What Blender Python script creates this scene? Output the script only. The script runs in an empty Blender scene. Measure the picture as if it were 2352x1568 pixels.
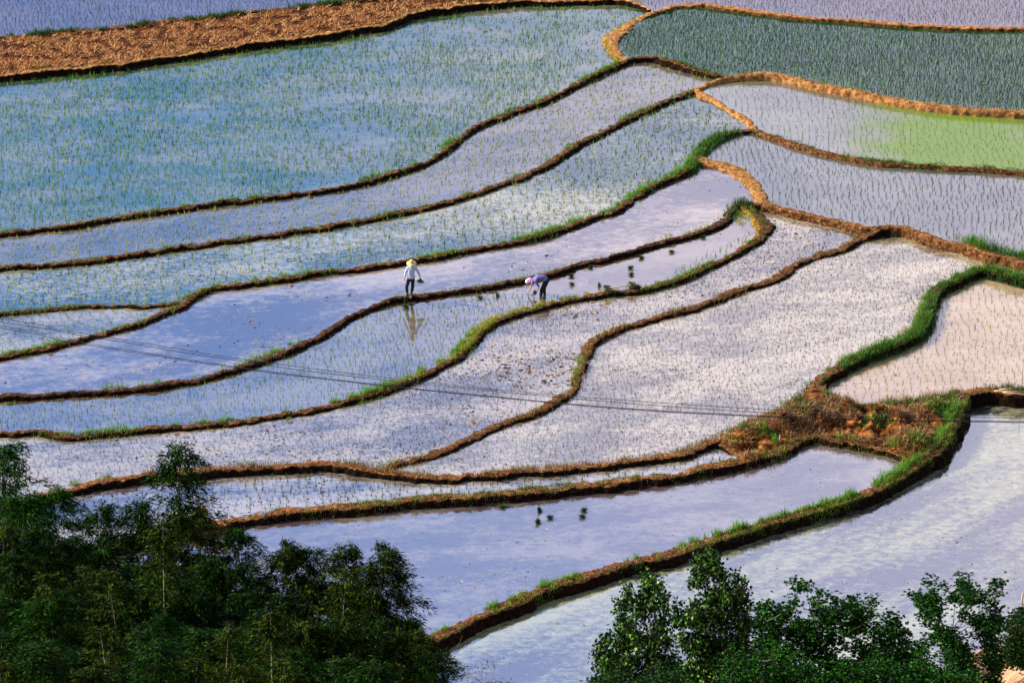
import bpy, bmesh, math, random
import numpy as np
from mathutils import Vector, noise, geometry

sc = bpy.context.scene
COL = sc.collection
R = math.radians
rng = np.random.default_rng(7)
random.seed(7)

# ------------------------------------------------------------------ camera
PITCH = R(24.0); CAMD = 175.0
CAM = np.array([0.0, 0.0, CAMD * math.sin(PITCH) + 1.5])
FPX = 1176.0 / (23.0 / 175.0)            # focal length in units of the 2352 px wide view
cam = bpy.data.cameras.new('camera'); camo = bpy.data.objects.new('camera', cam); COL.objects.link(camo)
camo.location = CAM; camo.rotation_euler = (R(90) - PITCH, 0, 0)
cam.sensor_width = 36; cam.lens = 18.0 / (23.0 / 175.0); cam.clip_start = 1; cam.clip_end = 6000
sc.camera = camo
# ------------------------------------------------------------------ light
SUN_EL, SUN_ROT = R(31), R(284)
w = bpy.data.worlds.new('World'); sc.world = w; w.use_nodes = True
nt = w.node_tree; bg = nt.nodes['Background']
sky = nt.nodes.new('ShaderNodeTexSky'); sky.sky_type = 'NISHITA'; sky.sun_disc = False
sky.sun_elevation = SUN_EL; sky.sun_rotation = SUN_ROT
tc = nt.nodes.new('ShaderNodeTexCoord'); mp = nt.nodes.new('ShaderNodeMapping')
mp.inputs['Scale'].default_value = (4.0, 4.0, 12.0); mp.inputs['Location'].default_value = (1.7, 0.4, 0.9)
cn = nt.nodes.new('ShaderNodeTexNoise'); cn.inputs['Scale'].default_value = 1.0; cn.inputs['Detail'].default_value = 3
cn.inputs['Roughness'].default_value = .5
nt.links.new(tc.outputs['Generated'], mp.inputs['Vector']); nt.links.new(mp.outputs['Vector'], cn.inputs['Vector'])
sx = nt.nodes.new('ShaderNodeSeparateXYZ'); nt.links.new(tc.outputs['Generated'], sx.inputs[0])
ax = nt.nodes.new('ShaderNodeMath'); ax.operation = 'MULTIPLY_ADD'; ax.inputs[1].default_value = 1.1   # cloud thickens to the right
nt.links.new(sx.outputs['X'], ax.inputs[0]); nt.links.new(cn.outputs['Fac'], ax.inputs[2])
cr = nt.nodes.new('ShaderNodeValToRGB'); cr.color_ramp.elements[0].position = .36; cr.color_ramp.elements[1].position = .64
cr.color_ramp.elements[0].color = (1.7, 4.0, 9.3, 1); cr.color_ramp.elements[1].color = (7.6, 7.5, 9.9, 1)
lo = nt.nodes.new('ShaderNodeMapRange'); lo.inputs['From Min'].default_value = .52; lo.inputs['From Max'].default_value = .72
lo.inputs['To Min'].default_value = .92; lo.inputs['To Max'].default_value = 0.0                      # cloud shaped into a low band, for bright water reflections with little overhead fill
nt.links.new(sx.outputs['Z'], lo.inputs['Value'])
cm = nt.nodes.new('ShaderNodeMix'); cm.data_type = 'RGBA'
ah = nt.nodes.new('ShaderNodeMapRange'); ah.inputs['From Min'].default_value = .1; ah.inputs['From Max'].default_value = .7    # and cut to the sky ahead, to keep fill light off the bank faces
nt.links.new(sx.outputs['Y'], ah.inputs['Value']); mu = nt.nodes.new('ShaderNodeMath'); mu.operation = 'MULTIPLY'
nt.links.new(lo.outputs['Result'], mu.inputs[0]); nt.links.new(ah.outputs['Result'], mu.inputs[1])
nt.links.new(ax.outputs[0], cr.inputs['Fac']); nt.links.new(mu.outputs[0], cm.inputs['Factor'])
nt.links.new(sky.outputs['Color'], cm.inputs['A']); nt.links.new(cr.outputs['Color'], cm.inputs['B']); nt.links.new(cm.outputs['Result'], bg.inputs['Color'])
bg.inputs['Strength'].default_value = 0.10
sl = bpy.data.lights.new('sun', 'SUN'); sl.energy = 5.0; sl.angle = R(.5); sl.color = (1.0, .93, .80)
so = bpy.data.objects.new('sun', sl); COL.objects.link(so)
sd = Vector((math.sin(SUN_ROT) * math.cos(SUN_EL), math.cos(SUN_ROT) * math.cos(SUN_EL), math.sin(SUN_EL)))
so.rotation_euler = sd.to_track_quat('Z', 'Y').to_euler(); so.location = (-60, 100, 90)
sc.view_settings.view_transform = 'Standard'; sc.view_settings.look = 'None'
sc.view_settings.exposure = 0.80; sc.view_settings.gamma = 1.0
sc.cycles.max_bounces = 6; sc.cycles.transparent_max_bounces = 4

# ------------------------------------------------------------------ pixel <-> world
SP, CP = math.sin(PITCH), math.cos(PITCH)
def ray(vx, vy):
    x = (vx - 1176.0) / FPX; y = (784.0 - vy) / FPX
    return np.array([x, CP + y * SP, -SP + y * CP])
def P(vx, vy, z=0.0):                      # where the ray through a point of the view meets height z
    d = ray(vx, vy); t = (z - CAM[2]) / d[2]
    return CAM + d * t
def PY(vx, vy, Y):                         # ... meets horizontal distance Y
    d = ray(vx, vy); return CAM + d * (Y / d[1])

# ------------------------------------------------------------------ helpers
def tag(o, label=None, cat=None, group=None, kind=None):
    if label: o['label'] = label
    if cat: o['category'] = cat
    if group: o['group'] = group
    if kind: o['kind'] = kind
    return o
def mesh(name, V, F, mat=None, smooth=False):
    V = np.asarray(V, dtype=np.float32).reshape(-1, 3)
    me = bpy.data.meshes.new(name)
    if isinstance(F, np.ndarray):
        n, k = F.shape
        me.vertices.add(len(V)); me.vertices.foreach_set('co', V.ravel())
        me.loops.add(n * k); me.loops.foreach_set('vertex_index', F.astype(np.int32).ravel())
        me.polygons.add(n); me.polygons.foreach_set('loop_start', np.arange(0, n * k, k, dtype=np.int32))
        me.polygons.foreach_set('loop_total', np.full(n, k, dtype=np.int32))
        me.update(calc_edges=True)
    else:
        me.from_pydata([tuple(map(float, v)) for v in V], [], [tuple(f) for f in F]); me.update()
    if mat: me.materials.append(mat)
    if smooth: me.polygons.foreach_set('use_smooth', np.ones(len(me.polygons), dtype=bool))
    return me
def link(name, me, parent=None, loc=None):
    o = bpy.data.objects.new(name, me); COL.objects.link(o)
    if parent: o.parent = parent
    if loc is not None: o.location = tuple(float(c) for c in loc)
    return o
def empty(name, loc):
    o = bpy.data.objects.new(name, None); COL.objects.link(o); o.location = tuple(float(c) for c in loc); return o

def N(nt, kind, **kw):
    n = nt.nodes.new(kind)
    for k, v in kw.items(): n.inputs[k].default_value = v
    return n
def new_mat(name):
    m = bpy.data.materials.new(name); m.use_nodes = True
    nt = m.node_tree; b = nt.nodes['Principled BSDF']; return m, nt, b
def ramp(nt, cols, pos=None):
    r = nt.nodes.new('ShaderNodeValToRGB'); e = r.color_ramp.elements
    n = len(cols); pos = pos or [i / (n - 1) for i in range(n)]
    while len(e) < n: e.new(.5)
    for i in range(n): e[i].position = pos[i]; e[i].color = (*cols[i], 1)
    return r
def soil_mat(name, cols, scale=3.0, pos=None):
    m, nt, b = new_mat(name)
    g = nt.nodes.new('ShaderNodeNewGeometry')
    n1 = N(nt, 'ShaderNodeTexNoise', Scale=scale, Detail=8.0, Roughness=.7)
    nt.links.new(g.outputs['Position'], n1.inputs['Vector'])
    r = ramp(nt, cols, pos or [.3 + .4 * i / (len(cols) - 1) for i in range(len(cols))])
    nt.links.new(n1.outputs['Fac'], r.inputs['Fac']); nt.links.new(r.outputs['Color'], b.inputs['Base Color'])
    n2 = N(nt, 'ShaderNodeTexNoise', Scale=11.0, Detail=6.0, Roughness=.75)
    nt.links.new(g.outputs['Position'], n2.inputs['Vector'])
    bp = N(nt, 'ShaderNodeBump', Strength=.9, Distance=.05)
    nt.links.new(n2.outputs['Fac'], bp.inputs['Height']); nt.links.new(bp.outputs['Normal'], b.inputs['Normal'])
    b.inputs['Roughness'].default_value = 1.0; b.inputs['Specular IOR Level'].default_value = .1
    return m
def leaf_mat(name, cols, transl=.35, rough=.5, spec=.3, pos=None):
    m, nt, b = new_mat(name)
    g = nt.nodes.new('ShaderNodeNewGeometry')
    r = ramp(nt, cols, pos); nt.links.new(g.outputs['Random Per Island'], r.inputs['Fac'])
    nt.links.new(r.outputs['Color'], b.inputs['Base Color']); b.inputs['Roughness'].default_value = rough
    b.inputs['Specular IOR Level'].default_value = spec
    t = nt.nodes.new('ShaderNodeBsdfTranslucent'); nt.links.new(r.outputs['Color'], t.inputs['Color'])
    mx = N(nt, 'ShaderNodeMixShader', Fac=transl); out = nt.nodes['Material Output']
    nt.links.new(b.outputs[0], mx.inputs[1]); nt.links.new(t.outputs[0], mx.inputs[2]); nt.links.new(mx.outputs[0], out.inputs['Surface'])
    return m
def plain_mat(name, col, rough=.8, col2=None, scale=20.0, metal=0.0):
    m, nt, b = new_mat(name)
    if col2:
        n1 = N(nt, 'ShaderNodeTexNoise', Scale=scale, Detail=5.0); tcn = nt.nodes.new('ShaderNodeTexCoord')
        nt.links.new(tcn.outputs['Object'], n1.inputs['Vector'])
        r = ramp(nt, [col, col2], [.35, .65]); nt.links.new(n1.outputs['Fac'], r.inputs['Fac'])
        nt.links.new(r.outputs['Color'], b.inputs['Base Color'])
    else: b.inputs['Base Color'].default_value = (*col, 1)
    b.inputs['Roughness'].default_value = rough; b.inputs['Metallic'].default_value = metal
    return m
def water_mat(name, silt, silt2, ior=2.6, scale=.35, stretch=(1, 1), angle=0.0, rough=.06, bump=.12, pos=(.4, .62), algae=None):
    m, nt, b = new_mat(name)
    g = nt.nodes.new('ShaderNodeNewGeometry'); mp = nt.nodes.new('ShaderNodeMapping')
    mp.vector_type = 'TEXTURE'; mp.inputs['Rotation'].default_value = (0, 0, angle); mp.inputs['Scale'].default_value = (1 / stretch[0], 1 / stretch[1], 1)
    nt.links.new(g.outputs['Position'], mp.inputs['Vector'])
    n1 = N(nt, 'ShaderNodeTexNoise', Scale=scale, Detail=9.0, Roughness=.62)
    nt.links.new(mp.outputs['Vector'], n1.inputs['Vector'])
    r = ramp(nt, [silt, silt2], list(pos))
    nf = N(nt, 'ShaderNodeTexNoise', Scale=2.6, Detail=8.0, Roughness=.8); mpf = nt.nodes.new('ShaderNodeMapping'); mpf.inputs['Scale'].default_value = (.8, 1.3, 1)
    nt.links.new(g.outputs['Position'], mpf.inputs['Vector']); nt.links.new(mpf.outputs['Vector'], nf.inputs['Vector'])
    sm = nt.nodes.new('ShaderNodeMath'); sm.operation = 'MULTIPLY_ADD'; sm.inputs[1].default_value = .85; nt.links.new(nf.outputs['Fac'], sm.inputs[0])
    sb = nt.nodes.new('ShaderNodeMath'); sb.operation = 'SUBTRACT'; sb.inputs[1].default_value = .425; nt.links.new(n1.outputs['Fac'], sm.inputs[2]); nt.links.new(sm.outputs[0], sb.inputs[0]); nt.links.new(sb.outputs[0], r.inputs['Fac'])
    colout = r.outputs['Color']
    if algae:
        (cx, cy), (rx, ry), acol = algae
        mp2 = nt.nodes.new('ShaderNodeMapping'); mp2.inputs['Location'].default_value = (-cx / rx, -cy / ry, 0); mp2.inputs['Scale'].default_value = (1 / rx, 1 / ry, 0)
        nt.links.new(g.outputs['Position'], mp2.inputs['Vector'])
        ln = nt.nodes.new('ShaderNodeVectorMath'); ln.operation = 'LENGTH'; nt.links.new(mp2.outputs['Vector'], ln.inputs[0])
        n3 = N(nt, 'ShaderNodeTexNoise', Scale=.7, Detail=7.0, Roughness=.7); nt.links.new(g.outputs['Position'], n3.inputs['Vector'])
        ad = nt.nodes.new('ShaderNodeMath'); ad.operation = 'MULTIPLY_ADD'; ad.inputs[1].default_value = 1.3
        nt.links.new(n3.outputs['Fac'], ad.inputs[0]); nt.links.new(ln.outputs['Value'], ad.inputs[2])
        rr = ramp(nt, [(1, 1, 1), (0, 0, 0)], [.75, 1.6]); rr.color_ramp.interpolation = 'EASE'
        mr = nt.nodes.new('ShaderNodeMapRange'); mr.inputs['From Min'].default_value = 1.15; mr.inputs['From Max'].default_value = 1.75
        mr.inputs['To Min'].default_value = 1; mr.inputs['To Max'].default_value = 0
        nt.links.new(ad.outputs[0], mr.inputs['Value'])
        mx = nt.nodes.new('ShaderNodeMix'); mx.data_type = 'RGBA'; mx.inputs['B'].default_value = (*acol, 1)
        nt.links.new(mr.outputs['Result'], mx.inputs['Factor']); nt.links.new(colout, mx.inputs['A']); colout = mx.outputs['Result']
    df = N(nt, 'ShaderNodeBsdfDiffuse', Roughness=.3); nt.links.new(colout, df.inputs['Color'])
    gl = nt.nodes.new('ShaderNodeBsdfGlossy'); gl.inputs['Roughness'].default_value = rough
    # faint wind ripples
    mp3 = nt.nodes.new('ShaderNodeMapping'); mp3.inputs['Scale'].default_value = (1, 2.2, 1); nt.links.new(g.outputs['Position'], mp3.inputs['Vector'])
    n2 = N(nt, 'ShaderNodeTexNoise', Scale=2.3, Detail=5.0, Roughness=.6); nt.links.new(mp3.outputs['Vector'], n2.inputs['Vector'])
    bp = N(nt, 'ShaderNodeBump', Strength=bump, Distance=.06); nt.links.new(n2.outputs['Fac'], bp.inputs['Height'])
    nt.links.new(bp.outputs['Normal'], gl.inputs['Normal'])
    fr = N(nt, 'ShaderNodeFresnel', IOR=ior); fo = fr.outputs[0]
    if algae:                                               # the floating film dulls the mirror
        k1 = nt.nodes.new('ShaderNodeMath'); k1.operation = 'MULTIPLY_ADD'; k1.inputs[1].default_value = -.62; k1.inputs[2].default_value = 1.0; nt.links.new(mr.outputs['Result'], k1.inputs[0])
        k2 = nt.nodes.new('ShaderNodeMath'); k2.operation = 'MULTIPLY'; nt.links.new(k1.outputs[0], k2.inputs[0]); nt.links.new(fo, k2.inputs[1]); fo = k2.outputs[0]
    mx2 = nt.nodes.new('ShaderNodeMixShader'); nt.links.new(fo, mx2.inputs[0])
    nt.links.new(df.outputs[0], mx2.inputs[1]); nt.links.new(gl.outputs[0], mx2.inputs[2])
    nt.links.new(mx2.outputs[0], nt.nodes['Material Output'].inputs['Surface']); nt.nodes.remove(b)
    return m

SOIL = {
 'brown': soil_mat('brown_soil', [(.010, .004, .002), (.05, .018, .007), (.20, .085, .03), (.42, .23, .10)], 7.0),
 'dark': soil_mat('dark_soil', [(.008, .004, .003), (.035, .014, .007), (.11, .045, .02), (.28, .14, .07)], 7.0),
 'tan': soil_mat('tan_soil', [(.05, .016, .005), (.24, .095, .028), (.46, .22, .075), (.62, .38, .17)], 5.0),
 'straw': soil_mat('strawy_soil', [(.015, .005, .002), (.09, .032, .010), (.30, .13, .04), (.55, .32, .13)], 8.0),
 'field': soil_mat('stubble_soil', [(.008, .002, .001), (.045, .012, .004), (.26, .085, .025)], 3.0),
 'hill': soil_mat('hill_soil', [(.015, .012, .006), (.06, .04, .02), (.50, .29, .16)], .5, [.33, .44, .56]),
 'knoll': soil_mat('knoll_soil', [(.006, .002, .001), (.05, .014, .004), (.26, .085, .02), (.55, .26, .08)], 2.2),
 'ochre': soil_mat('ochre_clay', [(.03, .014, .003), (.15, .075, .012), (.34, .19, .03), (.52, .34, .09)], 5.0),
 'shaded': soil_mat('shaded_mud', [(.003, .002, .001), (.010, .004, .002), (.05, .020, .009)], 6.0),  # near-black mud for bank sides, their shade put into the colour
 'ground': soil_mat('ground_soil', [(.03, .04, .012), (.07, .06, .02), (.12, .09, .04)], .4),
}

# ------------------------------------------------------------------ the banks, traced as paths
# each: points of the bank's top line (view px, left to right), crest width m, soil
K = {}
def bank(name, pts, width, soil, ext=(False, False), label=None): K[name] = dict(pts=pts, w=width * .62, soil=soil, ext=ext, label=label)
bank('B1', [(0,86),(68,81),(154,70),(212,69),(290,62),(376,49),(461,42),(564,29),(649,21),(701,15),(752,8),(804,3),(950,-9),(1080,-12),(1150,-6),(1172,2)], .6, 'brown', (1,0), 'low dry bank with green tufts above the ploughed strip')
bank('B3', [(1442,137),(1424,127),(1410,115),(1404,100),(1414,80),(1442,58),(1476,37),(1527,20),(1548,11),(1599,8),(1651,14),(1719,22),(1821,36),(1958,46),(2095,56),(2232,62),(2352,63)], .62, 'tan', (0,1), 'tan bare bank curling round the dark green paddy at upper right')
bank('B2', [(0,172),(103,160),(239,149),(342,135),(479,115),(615,94),(710,82),(804,68),(861,57),(888,52),(946,31),(1049,13),(1120,6),(1172,2),(1240,1),(1322,0),(1400,-2),(1438,2),(1470,10),(1495,22)], .5, 'tan', (1,0), 'straight tan bank along the lower edge of the ploughed strip')
bank('B4', [(0,533),(137,519),(273,497),(410,476),(547,459),(684,442),(804,423),(861,409),(929,387),(987,366),(1042,327),(1083,296),(1134,272),(1185,252),(1254,228),(1322,193),(1390,161),(1442,137),(1493,130),(1527,137),(1579,151),(1620,166),(1672,177)], .42, 'brown', (1,0), 'long brown bank with bright grass tufts under the widest paddy')
bank('B5', [(0,613),(137,603),(273,587),(376,571),(479,556),(598,541),(718,523),(775,513),(844,502),(912,488),(1014,465),(1083,445),(1151,420),(1220,394),(1271,367),(1322,333),(1390,298),(1459,263),(1527,233),(1560,219),(1599,205),(1634,189),(1680,175),(1739,167),(1770,168),(1821,177),(1890,194),(1958,206),(2027,221),(2129,238),(2232,249),(2352,256)], .5, 'brown', (1,1), 'bank running the whole width that turns bright orange at right')
bank('B6', [(1599,207),(1620,219),(1651,234),(1685,254),(1712,274),(1729,289),(1738,300)], .5, 'tan', (0,0), 'short curved orange bank joining two long banks')
bank('B7', [(0,817),(68,806),(137,790),(205,773),(273,754),(325,739),(376,718),(410,705),(427,689),(455,671),(479,663),(513,655),(581,647),(649,638),(718,627),(775,619),(844,611),(912,601),(980,592),(1031,582),(1100,567),(1185,552),(1254,537),(1300,519),(1356,500),(1408,483),(1431,468),(1476,441),(1527,414),(1560,400),(1590,384),(1600,366),(1612,345),(1633,326),(1668,309),(1700,301),(1722,298),(1738,300),(1787,316),(1856,339),(1924,356),(1992,368),(2061,375),(2163,381),(2266,387),(2352,394)], .45, 'brown', (1,1), 'bank with a grassy hook above the planters')
bank('B8', [(0,718),(137,706),(239,701),(300,702),(325,702),(380,697),(424,693)], .3, 'brown', (1,0), 'short thin bank dividing two small paddies at left')
bank('B9', [(1606,366),(1630,370),(1661,377),(1692,391),(1719,411),(1736,434),(1748,455),(1753,468)], 1.05, 'tan', (0,0), 'thick crumbling ochre bank bowed to the right')
bank('B10', [(0,909),(137,902),(239,896),(342,886),(444,869),(513,852),(581,831),(649,807),(735,768),(775,743),(809,724),(861,701),(912,685),(941,681),(980,675),(1083,660),(1168,647),(1254,628),(1288,618),(1356,599),(1425,583),(1493,562),(1548,547),(1616,529),(1650,514),(1668,499),(1682,480),(1700,467),(1725,466),(1753,468)], .5, 'dark', (1,0), 'dark muddy bank that the straw hatted man walks on')
bank('B11', [(0,993),(60,990),(85,989),(120,994),(154,999),(205,996),(273,990),(376,981),(479,971),(581,960),(649,950),(718,937),(775,925),(826,913),(878,896),(929,876),(980,855),(1014,838),(1049,817),(1083,787),(1100,763),(1134,740),(1161,727),(1185,718),(1254,701),(1322,684),(1390,673),(1476,664),(1527,651),(1579,633),(1616,613),(1651,599),(1685,583),(1719,563),(1743,545),(1753,527),(1752,510),(1738,493),(1722,480),(1700,467)], .5, 'brown', (1,0), 'grassy bank carrying the two baskets that hooks round at right')
bank('B12', [(1753,468),(1790,474),(1821,482),(1890,499),(1958,513),(2000,522),(2040,521),(2070,521),(2112,534),(2163,549),(2232,566),(2283,584),(2352,600)], .55, 'straw', (0,1), 'ragged straw littered bank falling to the right edge')
bank('B16', [(1873,884),(1885,872),(1897,862),(1941,836),(1992,812),(2044,794),(2078,780),(2106,766),(2122,739),(2132,708),(2144,677),(2163,656),(2197,640),(2232,623),(2259,619),(2300,627),(2352,641)], .75, 'brown', (0,1), 'thickly grassed bank curving round the pink paddy')
bank('B14', [(0,1168),(60,1150),(103,1134),(154,1120),(222,1105),(308,1094),(342,1087),(444,1081),(513,1075),(615,1069),(684,1066),(735,1062),(786,1067),(843,1075),(868,1078),(912,1087),(946,1092),(1014,1095),(1066,1091),(1117,1088),(1202,1081),(1288,1075),(1390,1064),(1459,1056),(1527,1046),(1579,1037),(1616,1021),(1650,1008),(1690,988),(1736,960),(1787,943),(1830,918),(1855,898),(1873,884)], .6, 'straw', (1,0), 'long straw topped bank rising to the brown knoll')
bank('B13', [(868,1078),(890,1070),(912,1062),(967,1048),(1014,1033),(1066,1009),(1117,985),(1185,961),(1237,941),(1271,920),(1308,900),(1322,879),(1332,848),(1341,824),(1349,800),(1373,777),(1424,753),(1476,736),(1527,722),(1548,715),(1616,698),(1668,675),(1702,664),(1753,648),(1787,635),(1821,609),(1849,596),(1890,582),(1941,566),(1975,545),(2010,529),(2040,521)], .6, 'brown', (0,0), 'S shaped brown bank with dead straw down the middle')
bank('B18', [(1873,884),(1907,906),(1931,919),(1975,930),(2044,930),(2129,922),(2180,913),(2215,903),(2245,897),(2283,893),(2352,899)], .8, 'straw', (0,1), 'weedy brown bank at the foot of the pink paddy')
bank('B17', [(2215,903),(2204,930),(2190,965),(2172,1003),(2150,1032),(2128,1050),(2095,1072),(2061,1096),(2010,1122),(1958,1143),(1890,1165),(1821,1184),(1753,1204),(1685,1225),(1616,1245),(1579,1258),(1527,1272),(1459,1288),(1390,1307),(1322,1327),(1254,1351),(1185,1379),(1117,1406),(1066,1430),(1014,1457),(960,1485),(900,1515),(800,1570),(500,1700)], .85, 'brown', (0,0), 'broad grassy bank sweeping above the lowest paddy')
bank('B15', [(0,1300),(200,1262),(350,1232),(430,1217),(492,1202),(547,1191),(615,1178),(684,1171),(752,1166),(804,1162),(878,1156),(946,1146),(1014,1140),(1083,1139),(1151,1132),(1220,1125),(1288,1117),(1390,1106),(1459,1099),(1527,1091),(1579,1082),(1616,1073),(1685,1061),(1710,1057),(1736,1051),(1787,1039),(1812,1024),(1839,1009),(1873,1000),(1907,1006),(1958,1013),(2010,1024),(2061,1036),(2095,1050),(2118,1057)], .8, 'straw', (1,0), 'wide rusty bank with short weeds above the lavender paddy')
bank('B19', [(1650,1008),(1678,1030),(1700,1045),(1710,1057)], .6, 'straw', (0,0), 'short earthen spur closing the narrow strip paddy')
EXT = 520
def spline(pts, step=5.0):
    pts = [np.array(p, float) for p in pts]
    q = [2 * pts[0] - pts[1]] + pts + [2 * pts[-1] - pts[-2]]
    out = []
    for i in range(1, len(q) - 2):
        p0, p1, p2, p3 = q[i - 1:i + 3]
        n = max(2, int(np.linalg.norm((p2 - p1) * (1, 2.4)) / step))
        for k in range(n):
            t = k / n
            out.append(.5 * ((2 * p1) + (-p0 + p2) * t + (2 * p0 - 5 * p1 + 4 * p2 - p3) * t * t + (-p0 + 3 * p1 - 3 * p2 + p3) * t ** 3))
    out.append(pts[-1]); return np.array(out)
for k, b in K.items():
    pts = list(b['pts'])
    if b['ext'][0]:
        a, c = np.array(pts[0], float), np.array(pts[2], float); d = (a - c) / np.linalg.norm(a - c)
        pts = [tuple(a + d * EXT), tuple(a + d * EXT * .5)] + pts
    if b['ext'][1]:
        a, c = np.array(pts[-1], float), np.array(pts[-3], float); d = (a - c) / np.linalg.norm(a - c)
        pts = pts + [tuple(a + d * EXT * .5), tuple(a + d * EXT)]
    b['px'] = spline(pts)
def seg(name, a=None, c=None):
    px = K[name]['px']
    ia = 0 if a is None else (len(px) - 1 if a == 'end' else int(np.argmin(((px - a) ** 2).sum(1))))
    ic = len(px) - 1 if c is None or c == 'end' else (0 if c == 'start' else int(np.argmin(((px - c) ** 2).sum(1))))
    return (name, ia, ic)
J = dict(j12=(1172,2), j23=(1495,22), j34=(1442,137), j45=(1672,177), j56=(1599,206), j67=(1738,300), j78=(424,692), j79=(1604,362),
         j1011=(1700,467), j912=(1753,468), j1213=(2040,521), j1314=(868,1078), w0=(1873,884), j1914=(1650,1008), j1915=(1710,1057), j1815=(2215,903), j1517=(2118,1057))
L, T, Rr, Bt = -700, -260, 3050, 1900
FIELDS = {  # name: (water height, loop)
 'F0': (1.60, [seg('B1', None, 'end'), seg('B2', J['j12'], None), seg('B3', J['j23'], None), (Rr, T), (L, T)]),
 'PL': (1.66, [seg('B1', None, 'end'), seg('B2', J['j12'], 'start')]),
 'F1': (1.38, [seg('B2', None, 'end'), seg('B3', J['j23'], 'start'), seg('B4', J['j34'], 'start')]),
 'F3': (1.48, [seg('B3', None, None), seg('B5', 'end', J['j45']), seg('B4', 'end', J['j34'])]),
 'F4': (1.25, [seg('B4', None, None), seg('B5', J['j45'], 'start')]),
 'F5': (1.20, [seg('B5', J['j56'], None), seg('B7', 'end', J['j67']), seg('B6', 'end', 'start')]),
 'F6': (1.14, [seg('B5', None, J['j56']), seg('B6'), seg('B7', J['j67'], J['j78']), seg('B8', 'end', 'start')]),
 'F6b': (1.09, [seg('B8'), seg('B7', J['j78'], 'start')]),
 'F7': (1.06, [seg('B7', J['j79'], None), seg('B12', 'end', 'start'), seg('B9', 'end', 'start')]),
 'F8': (1.02, [seg('B7', None, J['j79']), seg('B9'), seg('B10', 'end', 'start')]),
 'F9': (0.90, [seg('B10', None, J['j1011']), seg('B11', 'end', 'start')]),
 'F10': (0.80, [seg('B11', None, 'end'), seg('B10', J['j1011'], None), seg('B12', None, J['j1213']), seg('B13', 'end', 'start'), seg('B14', J['j1314'], 'start')]),
 'F11': (0.72, [seg('B13'), seg('B12', J['j1213'], None), seg('B16', 'end', 'start'), seg('B14', 'end', J['j1314'])]),
 'F12': (0.48, [seg('B16'), seg('B18', 'end', 'start')]),
 'F13': (0.58, [seg('B14', None, J['j1914']), seg('B19'), seg('B15', J['j1915'], 'start')]),
 'W': (0.52, [seg('B14', J['j1914'], None), seg('B18', None, J['j1815']), seg('B17', None, J['j1517']), seg('B15', 'end', J['j1915']), seg('B19', 'end', 'start')]),
 'F14': (0.34, [seg('B15'), seg('B17', J['j1517'], 'end'), (L, 1700)]),
 'F15': (0.00, [seg('B18', J['j1815'], None), (Rr, Bt), (L, Bt), seg('B17', 'end', 'start')]),
}
def loop_px(lp):
    out = []
    for s in lp:
        if len(s) == 3:
            n, a, c = s; px = K[n]['px']; out += list(px[a:c + 1] if a <= c else px[c:a + 1][::-1])
        else: out.append(np.array(s, float))
    return np.array(out)
LPX = {k: loop_px(v[1]) for k, v in FIELDS.items()}
def inside(pts, poly):
    x, y = pts[:, 0], pts[:, 1]; r = np.zeros(len(pts), bool); a = poly; b = np.roll(poly, -1, 0)
    for (x1, y1), (x2, y2) in zip(a, b):
        if y1 == y2: continue
        c = ((y1 > y) != (y2 > y)) & (x < (x2 - x1) * (y - y1) / (y2 - y1) + x1); r ^= c
    return r
def smooth(a, n):
    k = np.ones(2 * n + 1) / (2 * n + 1); return np.convolve(np.pad(a, n, mode='edge'), k, 'valid')
done = []
for k in ['B5', 'B4', 'B3', 'B7', 'B10', 'B12', 'B14', 'B16', 'B18', 'B15', 'B2', 'B1', 'B6', 'B8', 'B9', 'B11', 'B13', 'B17', 'B19']:
    b = K[k]; px = b['px']; tg = np.gradient(px, axis=0) * (1, 2.4); tg /= np.linalg.norm(tg, axis=1)[:, None]
    nrm = np.stack([tg[:, 1], -tg[:, 0] / 2.4], 1)           # to the left of travel in the view (up)
    for side, sg in (('zl', 1), ('zr', -1)):
        q = px + nrm * sg * 12.0; z = np.full(len(px), np.nan)
        for fn, poly in LPX.items():
            m = inside(q, poly) & np.isnan(z); z[m] = FIELDS[fn][0]
        idx = np.arange(len(z)); ok = ~np.isnan(z)
        z = np.interp(idx, idx[ok], z[ok]) if ok.any() else np.full(len(z), 1.0)
        b[side] = z
    zt = smooth(np.maximum(b['zl'], b['zr']) + .065, 12)
    for e in (0, -1):                                       # pin an end to the bank it runs into
        best = None
        for kk in done:
            d = ((K[kk]['px'] - px[e]) ** 2).sum(1); i = int(np.argmin(d))
            if d[i] < 120 and (best is None or d[i] < best[0]): best = (d[i], K[kk]['zt'][i])
        if best:
            wgt = np.clip(1 - np.arange(len(px)) / 22.0, 0, 1); wgt = wgt if e == 0 else wgt[::-1]
            zt = zt + (best[1] - zt[e]) * wgt
    b['zt'] = zt
    b['xyz'] = np.array([P(p[0], p[1], z) for p, z in zip(px, zt)])
    done.append(k)
def loop_xy(lp, z):
    out = []
    for s in lp:
        if len(s) == 3:
            n, a, c = s; q = K[n]['xyz']; q = q[a:c + 1] if a <= c else q[c:a + 1][::-1]; out += [p[:2] for p in q]
        else: out.append(P(s[0], s[1], z)[:2])
    res = [out[0]]
    for p in out[1:]:
        if np.linalg.norm(p - res[-1]) > .05: res.append(p)
    if np.linalg.norm(res[0] - res[-1]) < .05: res.pop()
    return np.array(res)
LXY = {k: loop_xy(v[1], v[0]) for k, v in FIELDS.items()}

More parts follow.
